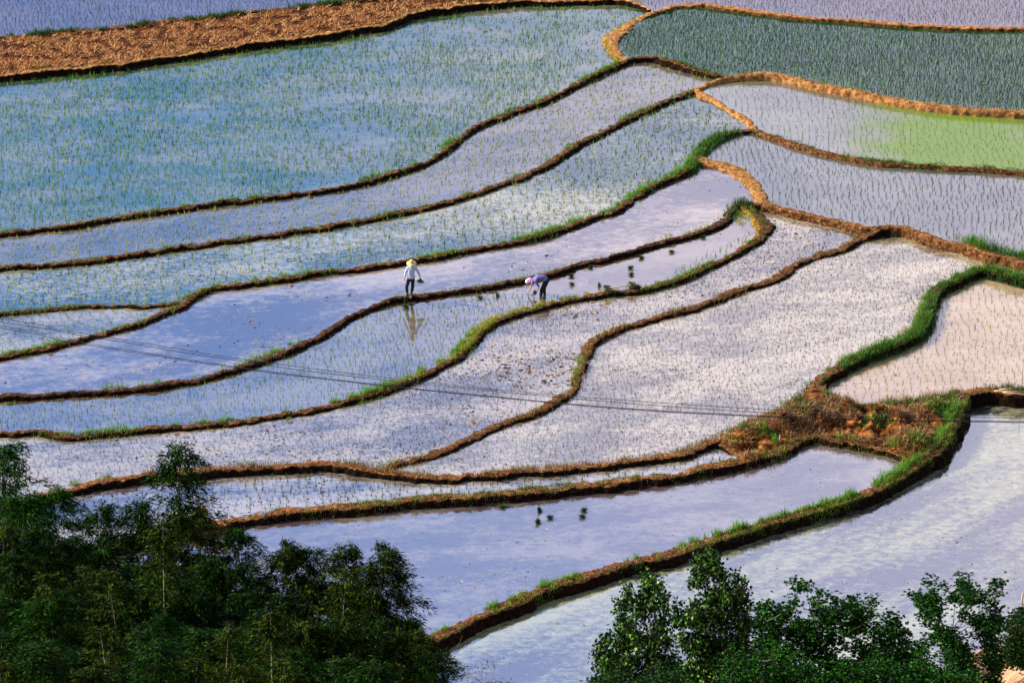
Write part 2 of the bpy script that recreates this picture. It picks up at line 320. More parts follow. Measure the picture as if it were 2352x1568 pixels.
# ------------------------------------------------------------------ bank meshes
SLOPE = .3
def build_bank(k):
    b = K[k]; c = b['xyz']; tg = np.gradient(c[:, :2], axis=0); tg /= np.linalg.norm(tg, axis=1)[:, None]
    # resample evenly at 0.11 m
    d = np.r_[0, np.cumsum(np.linalg.norm(np.diff(c, axis=0), axis=1))]; n = int(d[-1] / .09) + 2; t = np.linspace(0, d[-1], n)
    f = lambda a: np.interp(t, d, a)
    cx, cy, zt, zl, zr = f(c[:, 0]), f(c[:, 1]), f(b['zt']), f(smooth(b['zl'], 3)), f(smooth(b['zr'], 3))
    tx, ty = smooth(f(tg[:, 0]), 3), smooth(f(tg[:, 1]), 3); l = np.hypot(tx, ty); tx /= l; ty /= l
    nx, ny = -ty, tx; w2 = b['w'] / 2
    b['r'] = dict(cx=cx, cy=cy, zt=zt, zl=zl, zr=zr, nx=nx, ny=ny, n=n, t=t)
    wm = np.ones(n)
    if k == 'B3': wm += 1.0 * np.exp(-((t - 3.5) / 3.0) ** 2)
    if k == 'B11': wm += 1.2 * np.exp(-((t - t[-1] + 2.6) / 2.0) ** 2)
    rows = []
    for i in range(n):
        wob = .13 * noise.noise(Vector((cx[i] * .9, cy[i] * .9, 7.7))) + .07 * noise.noise(Vector((cx[i] * 2.6, cy[i] * 2.6, 1.2)))
        dz = .07 * noise.noise(Vector((cx[i] * .8, cy[i] * .8, 5.2))) + .05 * noise.noise(Vector((cx[i] * 2.9, cy[i] * 2.9, 2.2)))
        if cx[i] > 11 and k in ('B3', 'B5', 'B7'): dz *= .4; wob *= .5
        wv = w2 * wm[i] * (1.08 + .6 * noise.noise(Vector((cx[i] * .5, cy[i] * .5, 3.1))) + .35 * noise.noise(Vector((cx[i] * 1.7, cy[i] * 1.7, 3.1))))
        hl, hr = zt[i] - zl[i] + .12, zt[i] - zr[i] + .12
        prof = [(wv + hl * SLOPE + .04, -hl), (wv + hl * SLOPE * .75, -hl * .62), (wv + hl * SLOPE * .4, -hl * .3), (wv * .95, -.03), (wv * .5, 0), (0, .012),
                (-wv * .5, 0), (-wv * .95, -.03), (-wv - hr * SLOPE * .4, -hr * .3), (-wv - hr * SLOPE * .75, -hr * .62), (-wv - hr * SLOPE - .04, -hr)]
        for u, h in prof:
            v = Vector((cx[i] + nx[i] * (u + wob), cy[i] + ny[i] * (u + wob), zt[i] + h + dz * (abs(u) < wv)))
            a = noise.noise(v * 1.3) * .4 + noise.noise(v * 4.1) * .45 + noise.noise(v * 10.7) * .6
            a2 = noise.noise(v * 3.3 + Vector((9, 4, 2))) + .6 * noise.noise(v * 8.1 + Vector((3, 7, 1)))
            uu = a2 * (.06 if cx[i] > 11 and k in ('B3', 'B5', 'B7') else .11)
            rows.append((v.x + nx[i] * uu, v.y + ny[i] * uu, v.z + a * .075))
    m = 11; V = np.array(rows); idx = np.arange(n * m).reshape(n, m)
    F = np.stack([idx[:-1, :-1], idx[:-1, 1:], idx[1:, 1:], idx[1:, :-1]], -1).reshape(-1, 4)[:, ::-1]
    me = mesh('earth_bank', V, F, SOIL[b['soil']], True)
    me.materials.append(SOIL[{'B6': 'tan', 'B9': 'tan', 'B3': 'brown', 'B12': 'brown', 'B7': 'shaded'}.get(k, 'shaded')])  # most sides get shade painted in as dark mud; the rest keep plain soil
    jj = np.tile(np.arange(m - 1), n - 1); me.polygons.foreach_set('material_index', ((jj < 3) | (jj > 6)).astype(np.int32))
    if k == 'B5':                                           # turns to dry clay beyond the fork
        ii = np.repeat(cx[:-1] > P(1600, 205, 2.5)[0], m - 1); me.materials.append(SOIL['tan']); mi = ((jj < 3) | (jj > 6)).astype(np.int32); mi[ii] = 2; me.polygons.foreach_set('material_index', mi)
    if k in ('B11', 'B3'):                                  # the bare ochre clay at the bend
        near_ = (t[:-1] > t[-1] - 6.0) if k == 'B11' else (t[:-1] < 7.5)
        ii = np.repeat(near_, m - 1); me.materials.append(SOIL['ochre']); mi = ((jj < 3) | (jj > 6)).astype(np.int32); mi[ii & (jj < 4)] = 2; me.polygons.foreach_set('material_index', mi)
    if k == 'B7':
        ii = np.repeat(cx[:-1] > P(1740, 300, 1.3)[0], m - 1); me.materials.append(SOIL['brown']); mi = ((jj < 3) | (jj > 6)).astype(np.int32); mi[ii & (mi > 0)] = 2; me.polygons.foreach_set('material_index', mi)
    o = link('earth_bank', me); tag(o, b['label'], None, None, 'structure')
    return o
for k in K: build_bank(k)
allb = np.concatenate([np.stack([K[k]['r']['cx'], K[k]['r']['cy'], np.full(K[k]['r']['n'], K[k]['w'] / 2)], 1) for k in K])
# coarse lookup grid of distance to the nearest bank line
GX0, GY0, GS = -45.0, 95.0, .2
gw, gh = 450, 800
_d = np.full((gh, gw), 9.0, np.float32)
for x, y, w2 in allb:
    i0, j0 = int((x - GX0) / GS), int((y - GY0) / GS)
    if not (6 <= i0 < gw - 7 and 6 <= j0 < gh - 7): continue
    ii = np.arange(i0 - 6, i0 + 7); jj = np.arange(j0 - 6, j0 + 7)
    dd = np.hypot(GX0 + ii[None, :] * GS - x, GY0 + jj[:, None] * GS - y) - w2
    s = _d[j0 - 6:j0 + 7, i0 - 6:i0 + 7]; np.minimum(s, dd, out=s)
def bank_dist(p):
    i = np.clip(((p[:, 0] - GX0) / GS + .5).astype(int), 0, gw - 1); j = np.clip(((p[:, 1] - GY0) / GS + .5).astype(int), 0, gh - 1); return _d[j, i]

# ------------------------------------------------------------------ water sheets
def poly_mesh(name, xy, z, mat):
    tri = geometry.tessellate_polygon([[Vector((p[0], p[1], 0)) for p in xy]])
    V = np.c_[xy, np.full(len(xy), z)]; F = np.array([t for t in tri]); a = V[F]
    cr_ = np.cross(a[:, 1] - a[:, 0], a[:, 2] - a[:, 0])[:, 2]; F[cr_ < 0] = F[cr_ < 0][:, ::-1]
    return mesh(name, V, F, mat)
ac = P(2250, 335, 1.2)
WM = {
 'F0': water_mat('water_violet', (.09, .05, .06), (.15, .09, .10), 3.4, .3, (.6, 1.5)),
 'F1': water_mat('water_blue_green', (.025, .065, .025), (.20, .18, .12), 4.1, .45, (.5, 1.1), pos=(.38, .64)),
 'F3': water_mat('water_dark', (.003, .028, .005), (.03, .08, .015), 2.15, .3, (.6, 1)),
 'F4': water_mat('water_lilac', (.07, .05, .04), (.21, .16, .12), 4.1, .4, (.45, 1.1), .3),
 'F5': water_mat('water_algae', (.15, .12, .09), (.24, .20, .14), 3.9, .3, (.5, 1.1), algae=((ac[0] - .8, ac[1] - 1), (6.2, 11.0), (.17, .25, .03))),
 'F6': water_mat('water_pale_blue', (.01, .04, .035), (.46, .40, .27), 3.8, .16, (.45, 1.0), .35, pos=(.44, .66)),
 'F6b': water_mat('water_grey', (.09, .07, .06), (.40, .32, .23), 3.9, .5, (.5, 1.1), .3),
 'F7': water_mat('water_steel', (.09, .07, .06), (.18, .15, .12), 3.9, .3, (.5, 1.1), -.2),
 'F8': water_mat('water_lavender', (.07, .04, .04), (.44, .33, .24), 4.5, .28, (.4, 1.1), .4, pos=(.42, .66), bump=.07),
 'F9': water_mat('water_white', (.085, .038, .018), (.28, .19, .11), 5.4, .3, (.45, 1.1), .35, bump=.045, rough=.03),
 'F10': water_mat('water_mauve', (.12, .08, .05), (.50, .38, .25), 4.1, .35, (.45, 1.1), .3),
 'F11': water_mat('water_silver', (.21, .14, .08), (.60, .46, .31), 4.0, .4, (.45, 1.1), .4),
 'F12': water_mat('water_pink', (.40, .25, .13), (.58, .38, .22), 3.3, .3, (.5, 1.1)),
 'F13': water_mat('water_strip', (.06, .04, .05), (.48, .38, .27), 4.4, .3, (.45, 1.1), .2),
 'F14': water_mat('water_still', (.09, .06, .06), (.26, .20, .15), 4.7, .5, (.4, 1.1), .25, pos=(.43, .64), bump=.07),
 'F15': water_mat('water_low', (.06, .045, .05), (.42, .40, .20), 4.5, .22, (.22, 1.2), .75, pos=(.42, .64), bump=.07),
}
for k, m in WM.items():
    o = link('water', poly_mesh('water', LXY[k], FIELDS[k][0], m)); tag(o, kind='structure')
o = link('ploughed_ground', poly_mesh('ploughed_ground', LXY['PL'], FIELDS['PL'][0], SOIL['field'])); tag(o, kind='structure')

# ------------------------------------------------------------------ ground and hill
def sstep(a, b, x): t = min(1, max(0, (x - a) / (b - a))); return t * t * (3 - 2 * t)
def hill_z(x, y):
    y0 = 126 + 8.2 * sstep(13.5, 19.0, x) + 2.0 * sstep(-6, -16, x) + .8 * math.sin(x * .35)
    z = (y0 - y) * .5
    z = z if z < 50 else 50 + (z - 50) * .5
    z += .6 * noise.noise(Vector((x * .12, y * .12, 0))) + .25 * noise.noise(Vector((x * .5, y * .5, 4)))
    return max(z, -.5)
def ground_z(x, y):
    z = hill_z(x, y) if y < 145 else -.5
    if abs(x) > 60 or y > 260: z = max(z, -.5)
    return z
xs = np.r_[-4000, -1500, -600, -250, -120, np.arange(-60, 60.1, .8), 120, 250, 600, 1500, 4000]
ys = np.r_[-3000, -800, -200, -60, np.arange(-10, 80, 3.0), np.arange(80, 146, .8), 160, 200, 260, 400, 900, 2500, 5000]
V = np.array([(x, y, ground_z(x, y)) for y in ys for x in xs]); nx_ = len(xs); idx = np.arange(len(V)).reshape(len(ys), nx_)
F = np.stack([idx[:-1, :-1], idx[:-1, 1:], idx[1:, 1:], idx[1:, :-1]], -1).reshape(-1, 4)
tag(link('hill_ground', mesh('hill_ground', V, F, SOIL['hill'], True)), kind='structure')

# knoll: rough brown slope between the strip and the lavender paddy
def knoll():
    poly = LXY['W']; x0, y0 = poly.min(0); x1, y1 = poly.max(0); st = .14
    st = .11; gx = np.arange(x0 - .2, x1 + .2, st); gy = np.arange(y0 - .2, y1 + .2, st); G = np.array([(x, y) for y in gy for x in gx])
    edge = np.concatenate([np.stack([K[k]['r']['cx'], K[k]['r']['cy'], K[k]['r']['zt']], 1)[::3] for k in ('B14', 'B18', 'B17', 'B15', 'B19')])
    m = (edge[:, 0] > x0 - 1) & (edge[:, 0] < x1 + 1) & (edge[:, 1] > y0 - 1) & (edge[:, 1] < y1 + 1); edge = edge[m]
    ins = inside(G, poly); Z = np.zeros(len(G))
    for i in np.where(ins)[0]:
        d2 = (edge[:, 0] - G[i, 0]) ** 2 + (edge[:, 1] - G[i, 1]) ** 2 + .02; wg = 1 / d2 ** 1.5; Z[i] = (wg * edge[:, 2]).sum() / wg.sum()
        v = Vector((G[i, 0], G[i, 1], 0)); dm = min(1, math.sqrt(d2.min()) / 1.2)
        Z[i] += dm * (.12 + .50 * noise.noise(v * .6) + .55 * noise.noise(v * 1.4) + .40 * abs(noise.noise(v * 2.6)) + .18 * noise.noise(v * 5.5)) - .02
    nxx = len(gx); idm = np.arange(len(G)).reshape(len(gy), nxx)
    F = np.stack([idm[:-1, :-1], idm[:-1, 1:], idm[1:, 1:], idm[1:, :-1]], -1).reshape(-1, 4); F = F[ins[F].all(1)]
    tag(link('terrain_knoll', mesh('terrain_knoll', np.c_[G, Z], F, SOIL['knoll'], True)), kind='structure')
    return G[ins], Z[ins]
KG, KZ = knoll()

# ------------------------------------------------------------------ blades
def blades(P0, h, wd, lean=.35, bend=.3, segs=1, dirs=None):
    """P0 Nx3 roots, h N heights, wd N widths -> verts, faces (each blade one island)"""
    n = len(P0); a = rng.uniform(0, 2 * np.pi, n); side = np.stack([np.cos(a), np.sin(a), np.zeros(n)], 1)
    if dirs is None:
        b = rng.uniform(0, 2 * np.pi, n); l = rng.uniform(0, 1, n) * lean; dirs = np.stack([np.cos(b) * l, np.sin(b) * l, np.ones(n)], 1)
    dirs = dirs / np.linalg.norm(dirs, axis=1)[:, None]; hh = h[:, None]; ww = wd[:, None] / 2
    if segs == 1:
        V = np.stack([P0 - side * ww, P0 + side * ww, P0 + dirs * hh], 1).reshape(-1, 3); F = np.arange(3 * n).reshape(n, 3); return V, F
    out = dirs * (1, 1, 0); mid = P0 + dirs * hh * .55; tip = P0 + dirs * hh + out * hh * bend - np.array([0, 0, 1]) * hh * bend * .3
    V = np.stack([P0 - side * ww, P0 + side * ww, mid - side * ww * .8, mid + side * ww * .8, tip], 1).reshape(-1, 3)
    o = (np.arange(n) * 5)[:, None]; F = np.concatenate([o + [0, 1, 3], o + [0, 3, 2], o + [2, 3, 4]], 1).reshape(-1, 3)
    return V, F
def cat(parts):
    V, F, o = [], [], 0
    for v, f in parts: V.append(v); F.append(f + o); o += len(v)
    return np.concatenate(V), np.concatenate(F)
M_RICE = {
 'green': leaf_mat('rice_green', [(.015, .08, .015), (.06, .24, .02), (.26, .44, .03)], .4),
 'teal': leaf_mat('rice_teal', [(.012, .06, .03), (.03, .14, .06), (.10, .26, .07)], .35),
 'yellow': leaf_mat('rice_yellow', [(.10, .22, .04), (.34, .42, .07), (.55, .48, .15)], .4),
 'dark': leaf_mat('rice_dark', [(.006, .022, .012), (.015, .06, .03), (.06, .15, .05)], .3),
}
def vis_mask(pts):
    """keep what the frame can show, plus a margin"""
    d = pts - CAM; dep = d[:, 1] * CP - d[:, 2] * SP; yy = d[:, 1] * SP + d[:, 2] * CP
    vx = 1176 + FPX * d[:, 0] / dep; vy = 784 - FPX * yy / dep
    return vx, vy
def rice_points(fn, dx, dy, ang, jit, keep=1.0, margin=.22, clump=None, region=None):
    poly = LXY[fn]; z = FIELDS[fn][0]; c, s = math.cos(ang), math.sin(ang)
    x0, y0 = poly.min(0); x1, y1 = poly.max(0); x0, x1 = max(x0, -34), min(x1, 34); y0, y1 = max(y0, 118), min(y1, 232)
    r = 75; gx = np.arange(-r, r, dx); gy = np.arange(-r, r, dy); A, B = np.meshgrid(gx, gy); cx, cy = (x0 + x1) / 2, (y0 + y1) / 2
    A = A + .25 * np.sin(B * .35) + .12 * np.sin(B * 1.3); B = B + .2 * np.sin(A * .3)
    Q = np.stack([cx + A * c - B * s, cy + A * s + B * c], -1).reshape(-1, 2)
    m = (Q[:, 0] > x0) & (Q[:, 0] < x1) & (Q[:, 1] > y0) & (Q[:, 1] < y1); Q = Q[m]
    Q = Q + rng.normal(0, jit, Q.shape); Q = Q[rng.random(len(Q)) < keep]
    Q = Q[inside(Q, poly)]; Q = Q[bank_dist(Q) > margin]
    pts = np.c_[Q, np.full(len(Q), z)]; vx, vy = vis_mask(pts); m = (vx > -160) & (vx < 2512) & (vy > -70) & (vy < 1700)
    pts, vx, vy = pts[m], vx[m], vy[m]
    if clump is not None:
        sc_, th = clump; v = np.array([noise.noise(Vector((p[0] * sc_, p[1] * sc_, 5.5))) for p in pts]); m = rng.random(len(pts)) < np.clip(.5 + (v - th) * 2.2, .05, 1); pts, vx, vy = pts[m], vx[m], vy[m]
    if region is not None: m = region(vx, vy); pts = pts[m]
    return pts
def tufts(pts, h, nb, wd, lean):
    n = len(pts); hs = h * rng.uniform(.6, 1.25, n); P0 = np.repeat(pts, nb, 0) + np.c_[rng.normal(0, .018, (n * nb, 2)), np.full(n * nb, -.02)]
    return blades(P0, np.repeat(hs, nb) * rng.uniform(.65, 1.1, n * nb), np.full(n * nb, wd), lean)
RICE = [  # field, dx, dy, angle, jitter, keep, height, blades, width, lean, colour, clump, region
 ('F0', .24, .22, .3, .05, .9, .20, 4, .018, .4, 'dark', None, None),
 ('F1', .25, .23, .12, .10, .95, .24, 5, .018, .5, 'green', (.25, -.35), None),
 ('F1', .6, .55, .5, .3, .75, .27, 5, .022, .45, 'yellow', (.2, -.1), None),
 ('F1', .5, .5, .5, .3, .8, .24, 5, .020, .8, 'dark', (.2, -.2), None),
 ('F3', .27, .16, .75, .03, .97, .22, 6, .022, .6, 'dark', None, None),
 ('F3', .50, .40, .75, .05, .8, .26, 6, .022, .5, 'green', None, None),
 ('F4', .36, .32, .2, .10, .9, .24, 5, .026, .45, 'yellow', None, None),
 ('F5', .33, .36, .1, .05, .93, .22, 4, .020, .4, 'green', None, None),
 ('F6', .40, .34, .25, .10, .85, .25, 5, .026, .7, 'yellow', None, None),
 ('F6', .6, .5, .1, .12, .85, .25, 5, .026, .6, 'teal', None, None),
 ('F6b', .34, .30, .2, .08, .85, .20, 4, .022, .5, 'green', None, None),
 ('F7', .31, .34, .08, .045, .95, .23, 5, .020, .4, 'teal', None, None),
 ('F9', .27, .25, .3, .05, .93, .22, 4, .020, .35, 'green', None, lambda x, y: (y > 700 + (x < 1180) * (1180 - x) * -.02 + (x < 1080) * (1080 - x) * .03) | ((x > 1040) & (x < 1300) & (y > 668 + (x - 1040) * .04)) | ((x > 1540) & (y > 700 - (x - 1400) * .52))),
 ('F10', .22, .22, .4, .05, .9, .16, 4, .018, .7, 'dark', None, None),
 ('F11', .22, .22, .15, .05, .9, .16, 4, .018, .7, 'teal', None, None),
 ('F12', .36, .33, .08, .05, .95, .22, 4, .020, .3, 'green', None, None),
 ('F13', .36, .33, .15, .06, .9, .22, 4, .022, .5, 'dark', None, lambda x, y: y < 5000),
]
near = None; parts = {}
for fn, dx, dy, an, ji, kp, h, nb, wd, le, colr, cl, rg in RICE:
    pts = rice_points(fn, dx, dy, an, ji, kp, clump=cl, region=rg)
    if fn == 'F13':
        vx, vy = vis_mask(pts); m = (vx > 560) & (vx < 2300); cand = np.where(m)[0][np.argsort(-vy[m])][:300]
        near = pts[cand]; pts = np.delete(pts, cand, 0)
    parts.setdefault(colr, []).append(tufts(pts, h, nb, wd, le))
mats = list(parts); VV, FF, MI = [], [], []; off = 0
for i, cname in enumerate(mats):
    v, f = cat(parts[cname]); VV.append(v); FF.append(f + off); MI.append(np.full(len(f), i, np.int32)); off += len(v)
me = mesh('rice_seedlings', np.concatenate(VV), np.concatenate(FF))
for cname in mats: me.materials.append(M_RICE[cname])
me.polygons.foreach_set('material_index', np.concatenate(MI))
tag(link('rice_seedlings', me), 'thousands of young rice seedlings standing in the flooded paddies', 'rice', kind='stuff')
print('rice tris', len(me.polygons))
# the nearest three hundred, each a plant of its own
protos = []
for i in range(6):
    v, f = tufts(np.zeros((1, 3)), .24, 6, .022, .5); protos.append(mesh('rice_seedling', v, f, M_RICE['dark' if i % 2 else 'teal']))
for i, p in enumerate(near):
    o = link('rice_seedling', protos[i % 6], loc=p); o.rotation_euler.z = rng.uniform(0, 6.28)
    tag(o, 'small dark rice seedling along the near edge of the narrow strip paddy', 'rice seedling', 'rice seedlings at the near edge of the strip paddy')
# stubble
def scatter(poly, n):
    x0, y0 = poly.min(0); x1, y1 = poly.max(0); x0, x1, y0, y1 = max(x0, -30), min(x1, 30), max(y0, 100), min(y1, 232); out = []
    while sum(map(len, out)) < n:
        q = np.c_[rng.uniform(x0, x1, n), rng.uniform(y0, y1, n)]; out.append(q[inside(q, poly)])
    return np.concatenate(out)[:n]
q = scatter(LXY['PL'], 52000); v = np.array([noise.noise(Vector((p[0] * 1.6, p[1] * 1.1, 0))) + .6 * noise.noise(Vector((p[0] * 5, p[1] * 4, 0))) for p in q]); q = q[v > -.12]; n = len(q); b = rng.uniform(0, 6.28, n); up = rng.uniform(.0, .9, n)
dirs = np.stack([np.cos(b), np.sin(b), up], 1)
v, f = blades(np.c_[q, np.full(n, FIELDS['PL'][0] + .02)], rng.uniform(.08, .36, n), rng.uniform(.02, .06, n), dirs=dirs)
M_STRAW = leaf_mat('dry_straw', [(.09, .022, .005), (.52, .19, .05), (.95, .60, .28)], .15, .8, .1)
tag(link('stubble', mesh('stubble', v, f, M_STRAW)), 'dry orange rice stubble covering the ploughed strip', 'stubble', kind='stuff')

# ------------------------------------------------------------------ grass on the banks
GR = {'green': [], 'yellow': [], 'dark': [], 'straw': []}
def bank_surface(r, w, i, u):
    """height of a bank at sample i, lateral u (left positive)"""
    au = np.abs(u) - w / 2; zs = np.where(u > 0, r['zl'][i], r['zr'][i]); zt = r['zt'][i]
    return np.where(au <= 0, zt, np.maximum(zt - au / SLOPE, zs))
def bank_grass(k, colr, dens, h, u0, u1, x0=-1e9, x1=1e9, th=-.1, sc_=.35, lean=.45, y0=-1e9, y1=1e9):
    b = K[k]; r = b['r']; L_ = r['t'][-1]; n = int(dens * L_); t = rng.integers(0, r['n'], n)
    u = rng.uniform(u0, u1, n); w = b['w']; u = np.sign(u) * np.abs(u) * 1.0
    x = r['cx'][t] + r['nx'][t] * u; y = r['cy'][t] + r['ny'][t] * u; z = bank_surface(r, w, t, u)
    pts = np.stack([x, y, z - .02], 1); vx, vy = vis_mask(pts); m = (vx > max(x0, -160)) & (vx < min(x1, 2512)) & (vy > max(y0, -80)) & (vy < min(y1, 1750))
    pts = pts[m]; v = np.array([noise.noise(Vector((p[0] * sc_, p[1] * sc_, 1.5 * len(k)))) + .5 * noise.noise(Vector((p[0] * sc_ * 3.3, p[1] * sc_ * 3.3, 8))) for p in pts])
    if len(pts) == 0: return
    vx = vx[m]; tp = np.clip((vx - x0) / 45, 0, 1) * np.clip((x1 - vx) / 45, 0, 1) if x1 < 1e8 or x0 > -1e8 else np.ones(len(pts))
    v2 = np.array([noise.noise(Vector((p[0] * 2.6, p[1] * 2.6, 4 + h))) for p in pts])
    kk = rng.random(len(pts)) < np.clip((v + .9 * v2 - th) * 2.6, 0, 1) * (.25 + .75 * tp); pts, v, v2 = pts[kk], v[kk], v2[kk]
    hh = h * rng.uniform(.3, 1.15, len(pts)) * np.clip(.62 + .8 * v + .9 * v2, .25, 1.35)
    GR[colr].append(blades(pts, hh, np.full(len(pts), .02), lean * 1.5, .45, 2))
# (left of travel = far side for banks drawn left to right)
G = bank_grass
for k in ('B4', 'B5', 'B7', 'B10', 'B11', 'B13', 'B14', 'B15', 'B17', 'B8'):
    w_ = K[k]['w'] / 2; x1 = 1700 if k == 'B5' else 2500
    if k in ('B10', 'B13', 'B14'):
        G(k, 'green', 50, .15, w_ * .8, w_ + .12, th=-.2); G(k, 'straw', 90, .15, -w_, w_ + .05, th=-.3); continue
    G(k, 'green', 150, .17, w_ * .6, w_ + .12, x1=x1, th=-.35); G(k, 'dark', 90, .16, -w_, w_ + .1, x1=x1, th=-.15); G(k, 'straw', 90, .15, -w_, w_ + .05, th=-.3)
    G(k, 'green', 30, .2, -w_ - .15, -w_, x1=x1, th=-.1); G(k, 'yellow', 50, .2, -.2, w_ + .12, x1=x1, th=.05)
for k, d in (('B4', 60), ('B5', 30), ('B7', 60), ('B10', 25), ('B11', 70), ('B8', 20)):
    G(k, 'green', d, .22, .05, .5, x1=1640)
G('B1', 'dark', 420, .36, -.25, .35, th=-.25); G('B1', 'green', 60, .25, -.1, .3, th=.0); G('B1', 'straw', 90, .15, -.4, .1)
G('B2', 'green', 90, .16, .15, .5, th=-.1); G('B2', 'dark', 90, .3, -.3, .3, x0=1120, x1=1200, th=-1)
G('B4', 'green', 200, .34, .1, .5, 760, 1080, -.05); G('B4', 'green', 130, .3, .15, .5, 380, 700, -.05); G('B4', 'green', 120, .22, .1, .4, 1120, 1500, -.3)
G('B4', 'dark', 220, .35, -.1, .5, 810, 860, -1); G('B4', 'dark', 220, .30, -.2, .5, 1140, 1200, -.6); G('B4', 'dark', 160, .22, -.05, .5, 1480, 1680, -.6)
G('B3', 'green', 120, .2, .2, .5, 1400, 1500, -.3); G('B3', 'yellow', 200, .14, .1, .7, 1380, 1450, -.2); G('B3', 'dark', 14, .15, -.7, -.3, 1600)
G('B5', 'green', 60, .25, .1, .45, 750, 1480, .05); G('B5', 'green', 50, .18, .2, .45, 1600, 2000, .1); G('B5', 'dark', 120, .3, -.1, .5, 1700, 1760, -.2)
G('B7', 'green', 240, .4, .05, .5, 1420, 1600, -.6); G('B7', 'green', 170, .32, .1, .5, 1140, 1420, -.3); G('B7', 'green', 160, .3, .1, .5, 480, 1140, -.1); G('B7', 'green', 160, .34, .1, .45, 0, 240, -.2)
G('B7', 'dark', 420, .34, -.4, .4, 1575, 1700, -1, y1=400); G('B7', 'green', 160, .34, -.3, .5, 1575, 1700, -.6, y1=400); G('B7', 'dark', 160, .22, .0, .5, 1760, 2400, -.15)
G('B10', 'green', 140, .34, .2, .5, 560, 760, -.2); G('B10', 'green', 100, .3, .2, .5, 220, 560, -.05); G('B10', 'yellow', 60, .34, .2, .5, 1280, 1640, -.05); G('B10', 'dark', 400, .4, -.4, .5, 1660, 1730, -1)
G('B10', 'yellow', 350, .25, -1.0, -.2, 1655, 1760, -1, y1=520); G('B11', 'yellow', 300, .2, .1, .7, 1690, 1790, -.2, y1=560); G('B11', 'dark', 200, .25, -.4, .3, 1690, 1790, -.4, y1=560)
G('B11', 'yellow', 330, .36, -.1, .5, 1060, 1420, -.6); G('B11', 'yellow', 260, .3, -.1, .45, 900, 1100, -.4); G('B11', 'green', 260, .38, .1, .5, 600, 1100, -.15); G('B11', 'green', 180, .26, -.1, .4, 180, 600, -.15)
G('B11', 'green', 100, .22, -.1, .45, 1420, 1740, .0); G('B11', 'dark', 120, .2, -.2, .4, 0, 140, -.2)
G('B12', 'straw', 130, .22, -.6, .6, th=-.5); G('B12', 'green', 60, .28, .1, .7, th=.1); G('B12', 'green', 420, .75, .1, .8, 2200, 2270, -1); G('B12', 'green', 420, .7, .2, .9, 2300, 2420, -1); G('B12', 'dark', 200, .6, .1, .9, 2190, 2420, -.3)
G('B13', 'straw', 120, .22, -.4, .4, th=-.5); G('B13', 'green', 40, .2, -.1, .4, th=.1); G('B13', 'green', 200, .3, -.1, .5, 1310, 1350, -1, y0=820)
G('B14', 'straw', 190, .26, -.2, .5, th=-.5, x1=1700); G('B14', 'green', 40, .25, .1, .6, th=.1); G('B14', 'green', 120, .3, .1, .6, 90, 320, -.3); G('B14', 'dark', 220, .35, -.4, .4, 1740, 1880, -.5)
G('B15', 'straw', 230, .18, -.4, .4, th=-.6); G('B15', 'green', 130, .18, -.3, .5, x0=780, x1=1500, th=-.1); G('B15', 'dark', 60, .18, -.4, .4, th=.0)
G('B16', 'green', 260, .38, -.3, .5, th=-.45); G('B16', 'dark', 460, .34, -.5, .35, th=-.7); G('B16', 'yellow', 70, .3, -.1, .6, th=-.1); G('B16', 'straw', 40, .3, .2, .8, x1=2180, th=-.1)
G('B17', 'green', 260, .38, -.45, -.1, th=-.15, x1=2140); G('B17', 'yellow', 130, .22, -.4, .2, th=-.3); G('B17', 'green', 300, .5, -.5, -.2, 1460, 1700, -.2); G('B17', 'green', 240, .45, -.5, .0, 1900, 2200, -.2); G('B17', 'dark', 80, .2, -.3, .3, th=-.1); G('B17', 'straw', 60, .2, -.3, .4, th=-.3)
G('B18', 'green', 160, .3, .0, .5, th=-.3, x1=2200); G('B18', 'straw', 160, .4, .1, .6, th=-.3); G('B18', 'dark', 130, .3, -.3, .4, th=-.3); G('B18', 'dark', 300, .4, -.2, .6, 2180, 2420, -.5)
G('B9', 'yellow', 60, .14, -.5, .3, th=.0); G('B6', 'yellow', 40, .12, -.3, .3, th=.0)
def knoll_grass(colr, n, h, th, lean=.8, off=0.0):
    i = rng.integers(0, len(KG), n); p = np.c_[KG[i] + rng.normal(0, .06, (n, 2)), KZ[i] - .02]
    v = np.array([noise.noise(Vector((a[0] * .6 + off, a[1] * .6, 2))) + .4 * noise.noise(Vector((a[0] * 2 + off, a[1] * 2, 2))) for a in p])
    p = p[v > th]; GR[colr].append(blades(p, h * rng.uniform(.4, 1.2, len(p)), np.full(len(p), .028), lean, .4, 2))
knoll_grass('straw', 26000, .36, .05, 2.2); knoll_grass('green', 20000, .34, .36, .6, 7.0); knoll_grass('dark', 16000, .22, .18, .8, 20.0); knoll_grass('yellow', 7000, .2, .25, .8, 33.0)
M_GR = {'green': leaf_mat('grass_green', [(.03, .12, .012), (.10, .30, .02), (.30, .48, .05)], .4),
        'yellow': leaf_mat('grass_yellow', [(.14, .18, .015), (.36, .38, .03), (.62, .52, .08)], .35),
        'dark': leaf_mat('grass_dark', [(.008, .04, .008), (.02, .10, .015), (.07, .20, .03)], .3),
        'straw': leaf_mat('grass_dead', [(.08, .03, .010), (.26, .12, .035), (.60, .36, .15)], .2)}
for cname, lab in (('green', 'fresh green grass along the edges of the banks'), ('yellow', 'yellow green grass on the sunlit banks'), ('dark', 'dark green weeds along the banks'), ('straw', 'dead brown grass and straw on the banks')):
    v, f = cat(GR[cname]); tag(link('bank_grass', mesh('bank_grass', v, f, M_GR[cname])), lab, 'grass', kind='stuff'); print(cname, len(f))
